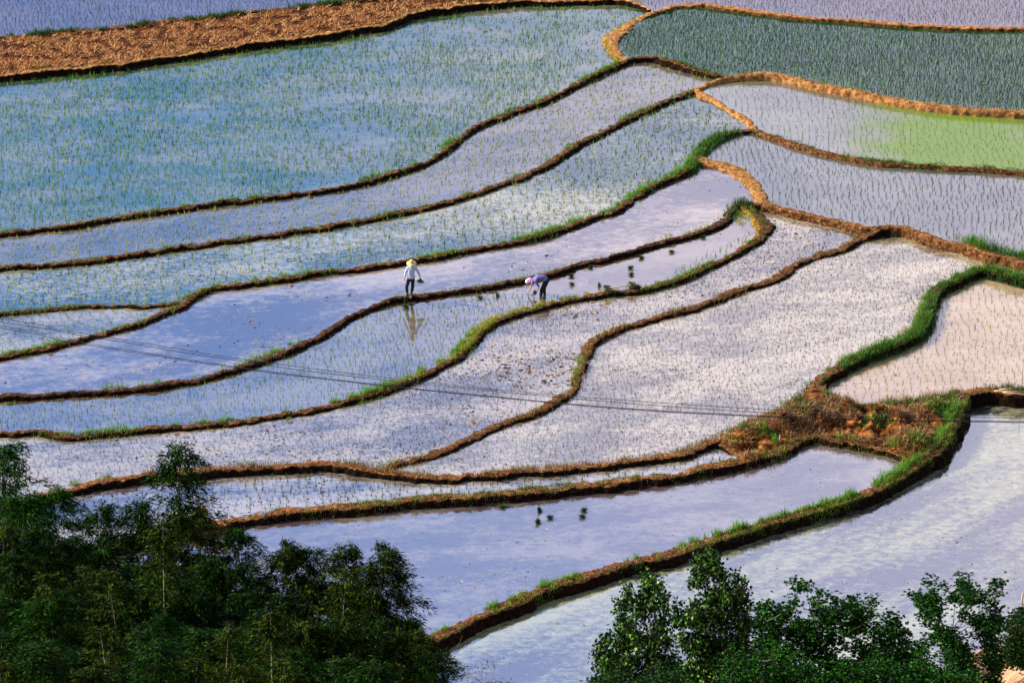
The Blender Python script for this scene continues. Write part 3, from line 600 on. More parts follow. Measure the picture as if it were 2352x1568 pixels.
# ------------------------------------------------------------------ floating debris
def debris(fn, n, size, th=None, sc_=.25, region=None, asp=(.25, .8)):
    q = scatter(LXY[fn], n); q = q[bank_dist(q) > .15]; pts = np.c_[q, np.full(len(q), FIELDS[fn][0] + .012)]
    if th is not None:
        v = np.array([noise.noise(Vector((p[0] * sc_, p[1] * sc_, 11))) + .5 * noise.noise(Vector((p[0] * sc_ * 4, p[1] * sc_ * 4, 3))) for p in pts]); pts = pts[v > th]
    vx, vy = vis_mask(pts); m = (vx > -100) & (vx < 2450) & (vy > -50) & (vy < 1650)
    if region: m &= region(vx, vy)
    pts = pts[m]; n = len(pts); a = rng.uniform(0, 6.28, n); L_ = size * np.minimum(rng.lognormal(0, .45, n), 2.2); W_ = L_ * rng.uniform(*asp, n)
    u = np.stack([np.cos(a), np.sin(a), np.zeros(n)], 1) * L_[:, None] / 2; s = np.stack([-np.sin(a), np.cos(a), np.zeros(n)], 1) * W_[:, None] / 2
    up = np.array([0, 0, 1.0]) * (rng.uniform(.0, .35, n) * W_)[:, None]
    V = np.stack([pts - u, pts - s * rng.uniform(.5, 1, (n, 1)), pts + u * rng.uniform(.6, 1, (n, 1)), pts + s * rng.uniform(.4, 1, (n, 1)) + up], 1).reshape(-1, 3)
    o = (np.arange(n) * 4)[:, None]; return V, np.concatenate([o + [0, 1, 2], o + [0, 2, 3]], 1).reshape(-1, 3)
D = [debris('F10', 5200, .10, -.05), debris('F10', 1400, .14, -.3, .3, lambda x, y: (x > 1120) & (x < 1330) & (y > 740) & (y < 900)), debris('F10', 3000, .15, .0, .3, lambda x, y: (x > 1080) & (x < 1320)), debris('F11', 6000, .07, .0), debris('F13', 1300, .09, None, .25, lambda x, y: x < 900),
     debris('F13', 500, .08), debris('F8', 1500, .07, .05), debris('F8', 260, .14, .1), debris('F9', 900, .07, .0), debris('F6b', 350, .08, .1), debris('F14', 700, .07, .05), debris('F15', 900, .07, .0), debris('F15', 120, .16, .1),
     debris('F12', 250, .07), debris('F4', 300, .07), debris('F0', 200, .06), debris('F1', 300, .06)]
v, f = cat(D)
FL = [debris('F1', 15000, .10, -.1, .3, asp=(.12, .35)), debris('F4', 6000, .09, -.2, .3, asp=(.12, .35)), debris('F6', 11000, .10, -.1, .3, asp=(.12, .35)), debris('F6b', 1200, .09, asp=(.12, .35)),
      debris('F9', 4000, .08, -.1, .3, lambda x, y: (x < 1200) & (y > 690), asp=(.12, .35)), debris('F10', 6000, .075, -.3, .3, asp=(.12, .35)), debris('F11', 8000, .07, -.3, .3, asp=(.12, .35)), debris('F3', 9000, .10, -.2, .3, asp=(.12, .35)), debris('F13', 2500, .09, -.2, .3, asp=(.12, .35)), debris('F0', 3000, .08, asp=(.12, .35)), debris('F5', 2500, .07, -.1, asp=(.12, .35)), debris('F7', 3000, .07, -.1, asp=(.12, .35)),
      debris('F14', 5000, .06, .05, .5, asp=(.12, .35)), debris('F15', 9000, .06, .0, .5, asp=(.12, .35)), debris('F12', 1500, .07, .1, asp=(.12, .35))]
v2, f2 = cat(FL); M_FL = leaf_mat('floating_leaf_bits', [(.005, .012, .012), (.015, .03, .022), (.06, .09, .03)], .1, .7, .2)
tag(link('floating_leaves', mesh('floating_leaves', v2, f2, M_FL)), 'dark scraps of leaf and weed floating between the rice seedlings', 'floating weed', kind='stuff')
M_DEB = leaf_mat('wet_debris', [(.012, .005, .004), (.05, .014, .008), (.20, .06, .025), (.5, .30, .16)], .1, .7, .2)
tag(link('floating_debris', mesh('floating_debris', v, f, M_DEB)), 'bits of mud and old straw floating on the paddies', 'debris', kind='stuff')

SC = [debris('F14', 16000, .10, .16, .45, lambda x, y: (x > 930) & (x < 1330) & (y > 1170) & (y < 1370) & (abs(y - 1400 + (x - 800) * .33 - rng.normal(0, 26, len(x))) < 60), asp=(.15, .45)),
      debris('F8', 9000, .12, .2, .4, lambda x, y: (x > 150) & (x < 720), asp=(.12, .3)), debris('F15', 5000, .12, .2, .4, lambda x, y: (x > 1550) & (x < 2050) & (y < 1350), asp=(.12, .3))]
v3, f3 = cat(SC); v3[:, 2] = v3[:, 2] - .004
tag(link('mud_scum', mesh('mud_scum', v3, f3, leaf_mat('pale_scum', [(.30, .24, .18), (.46, .38, .30)], .05, .6, .3))), 'pale scum drifting in thin streaks on the open water', 'scum', kind='stuff')

# ------------------------------------------------------------------ shapes for things
def tube(pts, rad, sides=6, cap=True):
    pts = np.asarray(pts, float); n = len(pts); rad = np.broadcast_to(rad, n); V = []; up = np.array([.03, .02, 1.0])
    for i in range(n):
        d = pts[min(i + 1, n - 1)] - pts[max(i - 1, 0)]; d = d / (np.linalg.norm(d) + 1e-9)
        a = np.cross(d, up if abs(d[2]) < .95 else np.array([1.0, .03, 0])); a /= np.linalg.norm(a); b = np.cross(d, a)
        for k in range(sides):
            t = 2 * math.pi * k / sides; V.append(pts[i] + (a * math.cos(t) + b * math.sin(t)) * rad[i])
    F = []
    for i in range(n - 1):
        for k in range(sides):
            p, q = i * sides + k, i * sides + (k + 1) % sides; F += [(p, q, q + sides), (p, q + sides, p + sides)]
    if cap:
        for base, rev in ((0, True), ((n - 1) * sides, False)):
            for k in range(1, sides - 1):
                f = (base, base + k, base + k + 1); F.append(f[::-1] if rev else f)
    return np.array(V), np.array(F)
def lathe(prof, sides=20, centre=(0, 0, 0)):
    V = []; n = len(prof)
    for r_, z in prof:
        for k in range(sides): t = 2 * math.pi * k / sides; V.append((centre[0] + r_ * math.cos(t), centre[1] + r_ * math.sin(t), centre[2] + z))
    F = []
    for i in range(n - 1):
        for k in range(sides): p, q = i * sides + k, i * sides + (k + 1) % sides; F += [(p, q, q + sides), (p, q + sides, p + sides)]
    return np.array(V), np.array(F)
def blob(c, r_, seed=0, amp=.25, sub=2, freq=1.5):
    bm = bmesh.new(); bmesh.ops.create_icosphere(bm, subdivisions=sub, radius=1.0)
    V = np.array([v.co for v in bm.verts]); F = np.array([[v.index for v in f.verts] for f in bm.faces]); bm.free()
    V = np.array([v * (1 + amp * noise.noise(Vector(v * freq) + Vector((seed, 0, 0)))) for v in V]) * np.asarray(r_) + np.asarray(c); return V, F
def box(c, s, rz=0.0, tilt=0.0):
    x, y, z = np.array(s) / 2; V = np.array([(a * x, b_ * y, d * z) for a in (-1, 1) for b_ in (-1, 1) for d in (-1, 1)])
    F = np.array([(0, 1, 3), (0, 3, 2), (4, 6, 7), (4, 7, 5), (0, 4, 5), (0, 5, 1), (2, 3, 7), (2, 7, 6), (0, 2, 6), (0, 6, 4), (1, 5, 7), (1, 7, 3)])
    ct, st = math.cos(tilt), math.sin(tilt); V = np.stack([V[:, 0] * ct - V[:, 2] * st, V[:, 1], V[:, 0] * st + V[:, 2] * ct], 1)
    c_, s_ = math.cos(rz), math.sin(rz); V = np.stack([V[:, 0] * c_ - V[:, 1] * s_, V[:, 0] * s_ + V[:, 1] * c_, V[:, 2]], 1); return V + np.array(c), F
def leaves(pos, axis, ln, wd, wide=.4, fold=.15):
    n = len(pos); axis = axis / (np.linalg.norm(axis, axis=1)[:, None] + 1e-9); rv = rng.normal(0, 1, (n, 3)); s = np.cross(axis, rv); s /= np.linalg.norm(s, axis=1)[:, None] + 1e-9
    up = np.cross(s, axis); ln = np.broadcast_to(ln, n)[:, None]; wd = np.broadcast_to(wd, n)[:, None] / 2
    m = pos + axis * ln * wide + up * wd * fold * 2
    V = np.stack([pos, m - s * wd, pos + axis * ln, m + s * wd], 1).reshape(-1, 3); o = (np.arange(n) * 4)[:, None]
    return V, np.concatenate([o + [0, 1, 2], o + [0, 2, 3]], 1).reshape(-1, 3)

# ------------------------------------------------------------------ bamboo grove
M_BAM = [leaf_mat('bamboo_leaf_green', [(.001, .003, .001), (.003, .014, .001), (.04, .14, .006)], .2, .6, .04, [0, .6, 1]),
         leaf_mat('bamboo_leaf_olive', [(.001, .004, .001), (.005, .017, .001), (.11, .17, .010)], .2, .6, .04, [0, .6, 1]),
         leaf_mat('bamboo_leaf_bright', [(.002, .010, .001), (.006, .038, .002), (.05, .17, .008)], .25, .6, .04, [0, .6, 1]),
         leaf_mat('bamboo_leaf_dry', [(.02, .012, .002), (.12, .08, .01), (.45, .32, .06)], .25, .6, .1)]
M_CULM = plain_mat('bamboo_culm', (.10, .13, .04), .5, (.22, .20, .09), 2.0); M_CULM2 = plain_mat('pale_culm', (.55, .50, .36), .5, (.34, .30, .18), 2.0)
def bamboo_meshes(seed, leafmat, culmmat=None, dens=1.0, H=10.0, cr_=1.25, bare=.3):
    rg = np.random.default_rng(seed); lean = rg.uniform(-.5, .5, 2); n = 16; t = np.linspace(0, 1, n)
    cpts = np.stack([lean[0] * t ** 2.2, lean[1] * t ** 2.2, H * t - .3 * t ** 5], 1)
    cv, cf = tube(cpts, .045 * (1 - t) + .006, 6)
    tw, lp, la, tp = [], [], [], []
    nb = int(135 * dens)
    for i in range(nb):
        h = bare + (1 - bare) * (i / nb) ** .85; k = h * (n - 1); i0 = min(int(k), n - 2); base = cpts[i0] + (cpts[i0 + 1] - cpts[i0]) * (k - i0)
        d = 1 - h; Lb = cr_ * min(1.0, .30 + (d * 3.8) ** .8) * rg.uniform(.35, 1.25); az = rg.uniform(0, 6.283)
        o = np.array([math.cos(az), math.sin(az), 0]); rise = rg.uniform(.35, .8) + .5 * (h > .9)
        q = np.linspace(0, 1, 5)[:, None]; bp_ = base + o * Lb * q + np.array([0, 0, 1]) * Lb * (rise * q - rise * .95 * q ** 2.4)
        v, f = tube(bp_, .006, 3, False); tw.append((v, f))
        for s_ in range(7):
            u = .25 + .75 * s_ / 6; c = bp_[min(int(u * 4), 3)] + (bp_[min(int(u * 4) + 1, 4)] - bp_[min(int(u * 4), 3)]) * (u * 4 - min(int(u * 4), 3))
            m = rg.integers(9, 15); c2 = c + rg.normal(0, .085, (m, 3)); ax_ = o * 1.0 + rg.normal(0, .45, (m, 3)) + np.array([0, 0, -.45])
            lp.append(c2); la.append(ax_)
    lp, la = np.concatenate(lp), np.concatenate(la); st = rng.bit_generator.state
    v, f = leaves(lp, la, rg.uniform(.13, .24, len(lp)), rg.uniform(.028, .042, len(lp)), .35)
    fv, ff = cat([(v, f)] + tw)
    return mesh('culm', cv, cf, culmmat or M_CULM, True), mesh('foliage', fv, ff, leafmat)
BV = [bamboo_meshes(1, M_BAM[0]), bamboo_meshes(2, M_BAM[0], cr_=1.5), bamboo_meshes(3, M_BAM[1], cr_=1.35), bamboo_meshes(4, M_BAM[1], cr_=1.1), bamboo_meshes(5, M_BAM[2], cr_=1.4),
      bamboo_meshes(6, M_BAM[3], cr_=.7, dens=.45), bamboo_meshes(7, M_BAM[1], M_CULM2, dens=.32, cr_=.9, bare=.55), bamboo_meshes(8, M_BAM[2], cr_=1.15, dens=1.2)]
def put_bamboo(vx, vy, Y, var, label, group='bamboos of the grove at lower left', wide=1.0):
    top = PY(vx - (12 if vx > 840 else 0), vy + 22, Y); zb = hill_z(top[0], Y) - .1; h = top[2] - zb
    if h < 2: return
    t = empty('bamboo', (top[0], Y, zb)); k = h / 9.7
    t.scale = (max(k, .8) * wide, max(k, .8) * wide, k); t.rotation_euler.z = rng.uniform(0, 6.28)
    # shift so the tip lands over the base point
    c, f = BV[var]; link('culm', c, t); link('foliage', f, t)
    tag(t, label, 'bamboo', group)
BAMS = [  # silhouettes first: view x, top y, distance, variant, label
 (12, 1018, 117, 4, 'tall feathery bamboo on the left border of the photo reaching above its neighbours'),
 (385, 1028, 116, 0, 'tallest bamboo of the grove with a narrow dark plume crossing the straw topped bank'),
 (150, 1118, 115, 4, 'broad bright green bamboo between the left border and the tallest dark plume'),
 (335, 1140, 115, 1, 'full dark bamboo crown hugging the left side of the tallest plume'),
 (480, 1135, 116, 5, 'thin yellow bamboo tip sticking up just right of the tallest plume'),
 (440, 1150, 114, 2, 'olive bamboo crown hugging the right side of the tallest plume'),
 (525, 1205, 113, 1, 'dark drooping bamboo where the wide rusty bank disappears behind the grove'),
 (628, 1228, 112, 2, 'olive bamboo crown standing against the lavender water left of the dry tuft'),
 (688, 1265, 113, 5, 'dry yellowish bamboo top between two green crowns'),
 (722, 1258, 112, 0, 'small dark bamboo top just right of the dry yellowish one'),
 (778, 1250, 111, 3, 'light olive bamboo crown with a bright stem, left neighbour of the tall right hand crown'),
 (862, 1240, 110, 2, 'high leafy bamboo crown at the right hand shoulder of the grove'),
 (915, 1300, 110, 2, 'rounded bamboo crown on the outer right flank of the grove'),
 (955, 1400, 109, 0, 'low bamboo crown drooping over the lavender water at the right flank'),
 (1000, 1440, 107, 3, 'short bamboo at the foot of the broad grassy bank'),
 (1035, 1492, 103, 0, 'lowest rightmost bamboo hanging over the greenish water'),
 (70, 1130, 113, 4, 'bright green bamboo close beside the one on the left border'),
 (205, 1150, 113, 0, 'dark green bamboo with its top just left of the water gap'),
 (245, 1250, 111, 1, 'bamboo with its top below the water gap inside the grove'),
 (130, 1330, 99, 6, 'sparse bamboo with a pale bare stem in the left part of the grove'),
 (272, 1290, 101, 6, 'sparse bamboo with a pale bare stem left of the brightest stem'),
 (366, 1190, 103, 6, 'sparse bamboo with the longest brightest bare stem in mid grove'),
 (250, 1410, 92, 6, 'forked pale bamboo stem low in the left part of the grove'),
 (505, 1410, 95, 6, 'sparse bamboo with a thin pale stem low in the middle of the grove'),
 (620, 1400, 93, 6, 'sparse bamboo with a reddish pale stem near the bottom of the photo'),
 (768, 1290, 104, 6, 'sparse bamboo with a thin light stem at the right end of the grove'),
]
for b in BAMS: put_bamboo(*b)
fill = 'dark leafy bamboo packed inside the mass of the grove below the ridge of tops'
def ridge(vx): return np.interp(vx, [-60, 60, 200, 260, 330, 520, 600, 700, 800, 900, 950, 1000, 1060], [1130, 1160, 1190, 1290, 1180, 1230, 1280, 1320, 1290, 1320, 1410, 1460, 1530])
for vx in range(-60, 1000, 62):
    for Y, dv in ((110, 45), (105, 120), (100, 205), (95, 290)):
        x = vx + rng.uniform(-24, 24); y = ridge(x) + dv + rng.uniform(-25, 25)
        if y > 1545 or (x > 880 and dv > 130): continue
        put_bamboo(x, y, Y + rng.uniform(-1.5, 1.5), int(rng.choice([0, 1, 2, 3, 4, 0, 1, 2, 6])), fill)
for vx, y in ((20, 1490), (110, 1470), (200, 1500), (330, 1480), (430, 1500), (560, 1490), (680, 1500), (800, 1490), (900, 1500)):
    put_bamboo(vx, y, 88 + rng.uniform(-1, 1), int(rng.choice([0, 1, 2, 6])), fill)

# ------------------------------------------------------------------ broadleaf trees and poplars at lower right
M_BARK = plain_mat('grey_bark', (.08, .07, .05), .9, (.16, .14, .10), 14.0)
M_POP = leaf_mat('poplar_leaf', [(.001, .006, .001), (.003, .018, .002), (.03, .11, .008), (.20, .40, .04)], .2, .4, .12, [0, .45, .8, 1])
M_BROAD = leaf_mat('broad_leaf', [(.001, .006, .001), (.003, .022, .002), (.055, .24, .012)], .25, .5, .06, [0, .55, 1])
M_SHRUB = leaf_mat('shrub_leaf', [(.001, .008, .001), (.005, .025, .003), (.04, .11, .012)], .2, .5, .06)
def inside_px(n, poly, thin=None):
    poly = np.array(poly, float); a, b = poly.min(0), poly.max(0); out = np.zeros((0, 2))
    while len(out) < n:
        q = np.c_[rng.uniform(a[0], b[0], n * 2), rng.uniform(a[1], b[1], n * 2)]; q = q[inside(q, poly)]
        if thin: v = np.array([noise.noise(Vector((p[0] * thin, p[1] * thin, 1.7))) for p in q]); q = q[v > -.28]
        out = np.r_[out, q]
    return out[:n]
def crown_tree(name, label, catg, group, Y, poly, tips, n_cl, per, spread, depth, kind, trunk_px, mat, lsize, thin=None, trunk_r=.09):
    cl = np.r_[inside_px(n_cl, poly, thin), np.array(tips, float).reshape(-1, 2)]
    C = np.array([PY(a, b, Y + rng.normal(0, depth)) for a, b in cl])
    bx = PY(trunk_px, 1568, Y)[0]; zb = hill_z(bx, Y) - .15; base = np.array([bx, Y, zb])
    zc = C[:, 2].min(); top = zc + .55 * (C[:, 2].max() - zc)
    hi = C[C[:, 2] > top - .4]; axis_top = np.array([np.median(hi[:, 0]), Y, top])
    t = np.linspace(0, 1, 12)[:, None]; tr = base + (axis_top - base) * t + np.c_[.12 * np.sin(t * 5), .1 * np.sin(t * 4 + 1), 0 * t] * (1 - t)
    parts = [tube(tr, trunk_r * (1 - .85 * t[:, 0]), 7)]
    order = np.argsort(np.hypot(C[:, 0] - bx, C[:, 1] - Y) + .25 * (C[:, 2] - zc)); nodes = [p for p in tr[2:]]
    for ci in order:                                        # each leaf clump hangs on the nearest limb or trunk point below it
        c = C[ci]; A = np.array(nodes); dd = np.linalg.norm(A - c, axis=1) + 3.0 * np.maximum(0, A[:, 2] - c[2] + .12) + .15 * np.arange(len(A)).clip(0, 1)
        p = A[int(np.argmin(dd))]; q = np.linspace(0, 1, 4)[:, None]; m_ = (p + c) / 2 - np.array([0, 0, .08 * np.linalg.norm(c - p)])
        parts.append(tube((1 - q) ** 2 * p + 2 * q * (1 - q) * m_ + q * q * c, np.linspace(.012, .006, 4), 4, False)); nodes.append(c)
    LP, LA, LL = [], [], []
    for c in C:
        m = int(per * rng.uniform(.7, 1.3)); off = rng.normal(0, 1, (m, 3)) * np.array([spread, spread, spread * .75]); p = c + off
        if kind == 'poplar': LP.append(p); LA.append(off * .5 + rng.normal(0, .6, (m, 3)) * spread + np.array([0, 0, -spread * .9])); LL.append(rng.uniform(.8, 1.15, m) * lsize)
        else:
            for kx in range(5):                             # five lobes fanned from each leaf stalk
                a0 = rng.uniform(0, 6.28, m) if kx == 0 else a0; a = a0 + (kx - 2) * .62
                LP.append(p); LA.append(np.stack([np.cos(a), np.sin(a), rng.uniform(-.55, .12, m)], 1)); LL.append(np.full(m, lsize) * (1 - .16 * abs(kx - 2)) * rng.uniform(.85, 1.1, m))
    LP, LA, LL = np.concatenate(LP), np.concatenate(LA), np.concatenate(LL)
    v, f = leaves(LP, LA, LL, LL * (.9 if kind == 'poplar' else .55), .32 if kind == 'poplar' else .5)
    t_ = empty(name, base)
    tv, tf = cat(parts); link('trunk', mesh('trunk', tv - base, tf, M_BARK, True), t_); link('crown', mesh('crown', v - base, f, mat), t_)
    tag(t_, label, catg, group); return t_
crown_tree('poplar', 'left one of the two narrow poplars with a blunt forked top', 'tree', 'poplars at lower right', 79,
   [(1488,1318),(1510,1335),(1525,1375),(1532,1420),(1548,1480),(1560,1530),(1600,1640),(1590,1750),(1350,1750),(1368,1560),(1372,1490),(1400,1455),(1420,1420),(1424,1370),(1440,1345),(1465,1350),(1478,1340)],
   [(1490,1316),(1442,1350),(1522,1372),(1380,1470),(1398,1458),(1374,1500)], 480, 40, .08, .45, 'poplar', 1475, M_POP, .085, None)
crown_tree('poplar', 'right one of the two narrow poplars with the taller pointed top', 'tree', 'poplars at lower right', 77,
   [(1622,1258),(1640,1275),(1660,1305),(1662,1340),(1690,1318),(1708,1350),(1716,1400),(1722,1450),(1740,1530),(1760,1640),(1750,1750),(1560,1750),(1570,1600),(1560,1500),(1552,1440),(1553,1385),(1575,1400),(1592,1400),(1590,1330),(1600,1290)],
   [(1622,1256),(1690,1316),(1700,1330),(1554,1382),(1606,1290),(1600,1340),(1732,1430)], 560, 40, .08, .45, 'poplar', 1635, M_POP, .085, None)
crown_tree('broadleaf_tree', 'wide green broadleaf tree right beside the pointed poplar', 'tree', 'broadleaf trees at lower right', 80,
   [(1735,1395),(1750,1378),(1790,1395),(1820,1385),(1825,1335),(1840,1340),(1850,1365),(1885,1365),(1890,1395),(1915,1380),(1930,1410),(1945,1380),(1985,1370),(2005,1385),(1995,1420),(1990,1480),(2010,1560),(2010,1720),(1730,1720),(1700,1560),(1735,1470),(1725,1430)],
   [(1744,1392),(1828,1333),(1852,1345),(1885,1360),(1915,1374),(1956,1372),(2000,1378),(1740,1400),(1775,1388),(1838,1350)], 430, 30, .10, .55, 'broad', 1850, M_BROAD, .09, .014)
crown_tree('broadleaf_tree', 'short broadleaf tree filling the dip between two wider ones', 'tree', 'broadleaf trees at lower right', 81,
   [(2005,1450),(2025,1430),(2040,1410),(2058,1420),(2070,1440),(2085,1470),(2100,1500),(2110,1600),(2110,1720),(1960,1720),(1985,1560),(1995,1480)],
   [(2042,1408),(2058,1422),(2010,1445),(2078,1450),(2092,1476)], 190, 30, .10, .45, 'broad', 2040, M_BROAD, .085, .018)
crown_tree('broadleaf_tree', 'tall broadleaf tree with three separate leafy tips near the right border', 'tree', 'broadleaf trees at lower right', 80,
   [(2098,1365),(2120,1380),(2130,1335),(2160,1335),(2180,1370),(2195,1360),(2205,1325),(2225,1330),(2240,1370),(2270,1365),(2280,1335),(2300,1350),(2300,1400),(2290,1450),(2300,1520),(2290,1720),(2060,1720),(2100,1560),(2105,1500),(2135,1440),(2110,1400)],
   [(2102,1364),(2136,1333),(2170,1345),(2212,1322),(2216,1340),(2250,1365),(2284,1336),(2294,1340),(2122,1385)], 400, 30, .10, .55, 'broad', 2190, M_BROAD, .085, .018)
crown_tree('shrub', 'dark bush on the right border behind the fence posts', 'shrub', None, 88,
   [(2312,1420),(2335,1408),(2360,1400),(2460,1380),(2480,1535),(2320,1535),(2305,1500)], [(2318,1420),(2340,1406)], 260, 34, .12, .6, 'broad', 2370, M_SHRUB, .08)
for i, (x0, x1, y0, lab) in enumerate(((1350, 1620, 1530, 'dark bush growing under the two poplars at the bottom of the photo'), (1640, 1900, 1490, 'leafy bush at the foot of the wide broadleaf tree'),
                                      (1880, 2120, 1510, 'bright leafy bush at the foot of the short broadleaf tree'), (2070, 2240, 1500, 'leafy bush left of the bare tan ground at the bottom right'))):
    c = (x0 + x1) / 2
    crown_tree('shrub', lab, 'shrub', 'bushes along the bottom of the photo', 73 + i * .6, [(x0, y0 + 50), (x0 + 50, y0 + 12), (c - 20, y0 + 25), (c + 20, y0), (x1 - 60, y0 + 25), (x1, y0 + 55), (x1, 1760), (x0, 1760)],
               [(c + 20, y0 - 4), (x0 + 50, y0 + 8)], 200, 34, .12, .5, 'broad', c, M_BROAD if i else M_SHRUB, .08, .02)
# bare and small shrubs at the water's edge
def twig_shrub(label, vx, vy, Y, h, leafy, name='shrub', wdt=.8):
    top = PY(vx, vy, Y); zb = hill_z(top[0], Y); base = np.array([top[0], Y, max(zb, 0) - .05]); h = top[2] - base[2]; parts, lp, la = [], [], []
    for i in range(26):
        a = rng.uniform(0, 6.28); l = h * rng.uniform(.5, 1); o = np.array([math.cos(a), math.sin(a), 0]) * rng.uniform(.1, wdt) * l * .35; q = np.linspace(0, 1, 6)[:, None]
        p = o * q ** 1.4 + np.array([0, 0, l]) * q + rng.normal(0, .02, (6, 3)); parts.append(tube(p, np.linspace(.012, .003, 6), 3, False))
        for j in range(3, 6):
            d = rng.normal(0, 1, 3) * .3 + np.array([0, 0, .25]); parts.append(tube(np.array([p[j], p[j] + d * .5, p[j] + d * .9 + [0, 0, .05]]), .0035, 3, False))
            if leafy: lp.append(p[j] + rng.normal(0, .12, (22, 3))); la.append(rng.normal(0, 1, (22, 3)))
    t = empty(name, base); v, f = cat(parts); link('stems', mesh('stems', v, f, plain_mat('twig_bark', (.30, .20, .14), .9)), t)
    if leafy: v, f = leaves(np.concatenate(lp), np.concatenate(la), .11, .03); link('foliage', mesh('foliage', v, f, M_SHRUB), t)
    tag(t, label, 'shrub')
twig_shrub('bare twiggy shrub at the water edge right of the bamboo grove', 1092, 1492, 119, 2, False)
twig_shrub('small leafy shrub poking up at the bottom just right of the bare one', 1122, 1540, 117, 1.5, True)

# ------------------------------------------------------------------ power lines
M_WIRE = plain_mat('cable', (.02, .02, .025), .6)
WIRES = [([(0,730),(113,752),(290,781),(410,802),(581,828),(804,858),(1014,882),(1288,908),(1548,927),(1960,950),(2352,953)], 'uppermost cable crossing the picture above the others'),
         ([(0,737),(222,775),(403,805),(554,831),(804,864),(1151,900),(1548,934),(1900,954),(2352,958)], 'second cable from the top, close under the uppermost one'),
         ([(0,746),(171,782),(359,814),(530,840),(804,876),(1288,925),(1548,945),(1958,962),(2352,967)], 'upper one of the two lowest cables that run almost together'),
         ([(0,751),(171,787),(359,817),(530,843),(804,878),(1288,927),(1548,947),(1958,964),(2352,969)], 'lowest thick cable crossing the picture')]
for i, (pts, lab) in enumerate(WIRES):
    pts = [np.array(p, float) for p in pts]; a, b_ = pts[0] - pts[1], pts[-1] - pts[-2]
    pts = [pts[0] + a / abs(a[0]) * 1400 + np.array([0, -150]), pts[0] + a / abs(a[0]) * 600 + np.array([0, -35])] + pts + [pts[-1] + np.array([600, -4]), pts[-1] + np.array([1400, -40])]
    q = spline(pts, 60); n = len(q); Yq = 104 - 6 * (q[:, 0] / 2352); Q = np.array([PY(x, y, Y) for (x, y), Y in zip(q, Yq)])
    Q[:, 2] = smooth(Q[:, 2], 2)
    v, f = tube(Q, .0085 if i < 3 else .011, 5); tag(link('power_cable', mesh('power_cable', v, f, M_WIRE)), lab, 'cable', 'power cables across the valley')

# ------------------------------------------------------------------ seedling bundles, baskets, posts
M_BUN = leaf_mat('bundle_leaf', [(.003, .02, .006), (.008, .06, .012), (.03, .15, .03)], .25)
M_ROOT = plain_mat('muddy_roots', (.03, .02, .012), .9, (.08, .05, .03), 30); M_TIE = plain_mat('straw_tie', (.5, .38, .18), .8)
def bundle_meshes(seed):
    n = 150; a = rng.uniform(0, 6.28, n); l = rng.uniform(.05, 2.6, n); d = np.stack([np.cos(a) * l, np.sin(a) * l, np.ones(n)], 1)
    lv = blades(np.stack([np.cos(a) * .03, np.sin(a) * .03, np.full(n, .015)], 1), rng.uniform(.13, .23, n), np.full(n, .022), dirs=d, segs=2, bend=.15)
    rt = blob((0, 0, -.01), (.05, .05, .05), seed, .5); ti = lathe([(.042, .05), (.05, .058), (.042, .066)], 12)
    return [mesh('leaves', *lv, M_BUN), mesh('roots', *rt, M_ROOT), mesh('tie', *ti, M_TIE)]
BM = [bundle_meshes(i) for i in range(4)]
def put_bundle(v_, z, label, group, lying=False, i=0, s=1.0, loc=None):
    p = P(v_[0], v_[1], z) if loc is None else np.array(loc); t = empty('seedling_bundle', p); t.rotation_euler = (R(62) if lying else rng.uniform(-.12, .12), rng.uniform(-.15, .15), rng.uniform(-.6, .6) + (1.2 if lying else 0))
    t.scale = (s * 1.0, s * 1.0, s * .85)
    if lying: t.location.z += .05 * s
    for nm, me in zip(('leaves', 'roots', 'tie'), BM[i % 4]): link(nm, me, t)
    if label: tag(t, label, 'seedling bundle', group)
    return t
g1 = 'seedling bundles set out near the bending woman'
for i, (x, y, ly, lab) in enumerate(((148, 628, 0, 'upright green seedling bundle in the water left of the woman, nearer the man'), (292, 610, 1, 'toppled seedling bundle in the water just left of the woman'),
      (932, 443, 0, 'upper one of the two bundles standing in line right of the woman'), (932, 512, 0, 'lower one of the two bundles standing in line right of the woman'),
      (1098, 365, 0, 'seedling bundle standing close under the muddy bank right of the woman'), (1163, 524, 1, 'lying seedling bundle just left of the left basket'),
      (1440, 374, 0, 'upper one of the close pair of bundles above the right basket'), (1442, 428, 0, 'lower one of the close pair of bundles above the right basket'),
      (1528, 286, 0, 'large upright bundle in open white water right of the close pair'), (1788, 236, 0, 'single bundle far right in the white water'),
      (2062, 112, 0, 'bundle in the far corner under the yellow bank hook'))):
    put_bundle((1062.3 + .26857 * x, 516.8 + .26857 * y), .90, lab, g1, bool(ly), i, .95)
g2 = 'seedling bundles in the lavender paddy'
for i, (x, y, ly, lab) in enumerate(((1110, 384, 0, 'leftmost lone bundle close under the rusty bank'), (1352, 411, 1, 'small flattened bundle at the back of the lavender paddy group'),
      (1428, 458, 0, 'tall upright bundle in the middle of the lavender paddy group'), (1340, 488, 1, 'lying bundle nearest the viewer in the lavender paddy'),
      (1658, 405, 0, 'upper one of the pair at the right of the lavender paddy group'), (1645, 450, 0, 'lower one of the pair at the right of the lavender paddy group'))):
    put_bundle((775.2 + .3418 * x, 1033.6 + .3418 * y), .34, lab, g2, bool(ly), i, .95)
g3 = 'seedling bundles at the foot of the bank below the man'
put_bundle((930, 695), .98, 'green bundle resting on the side of the bank at the man\'s feet', g3, True, 1, .95)
put_bundle((932, 707), .90, 'green bundle in the water directly below the walking man', g3, False, 2, 1.05)

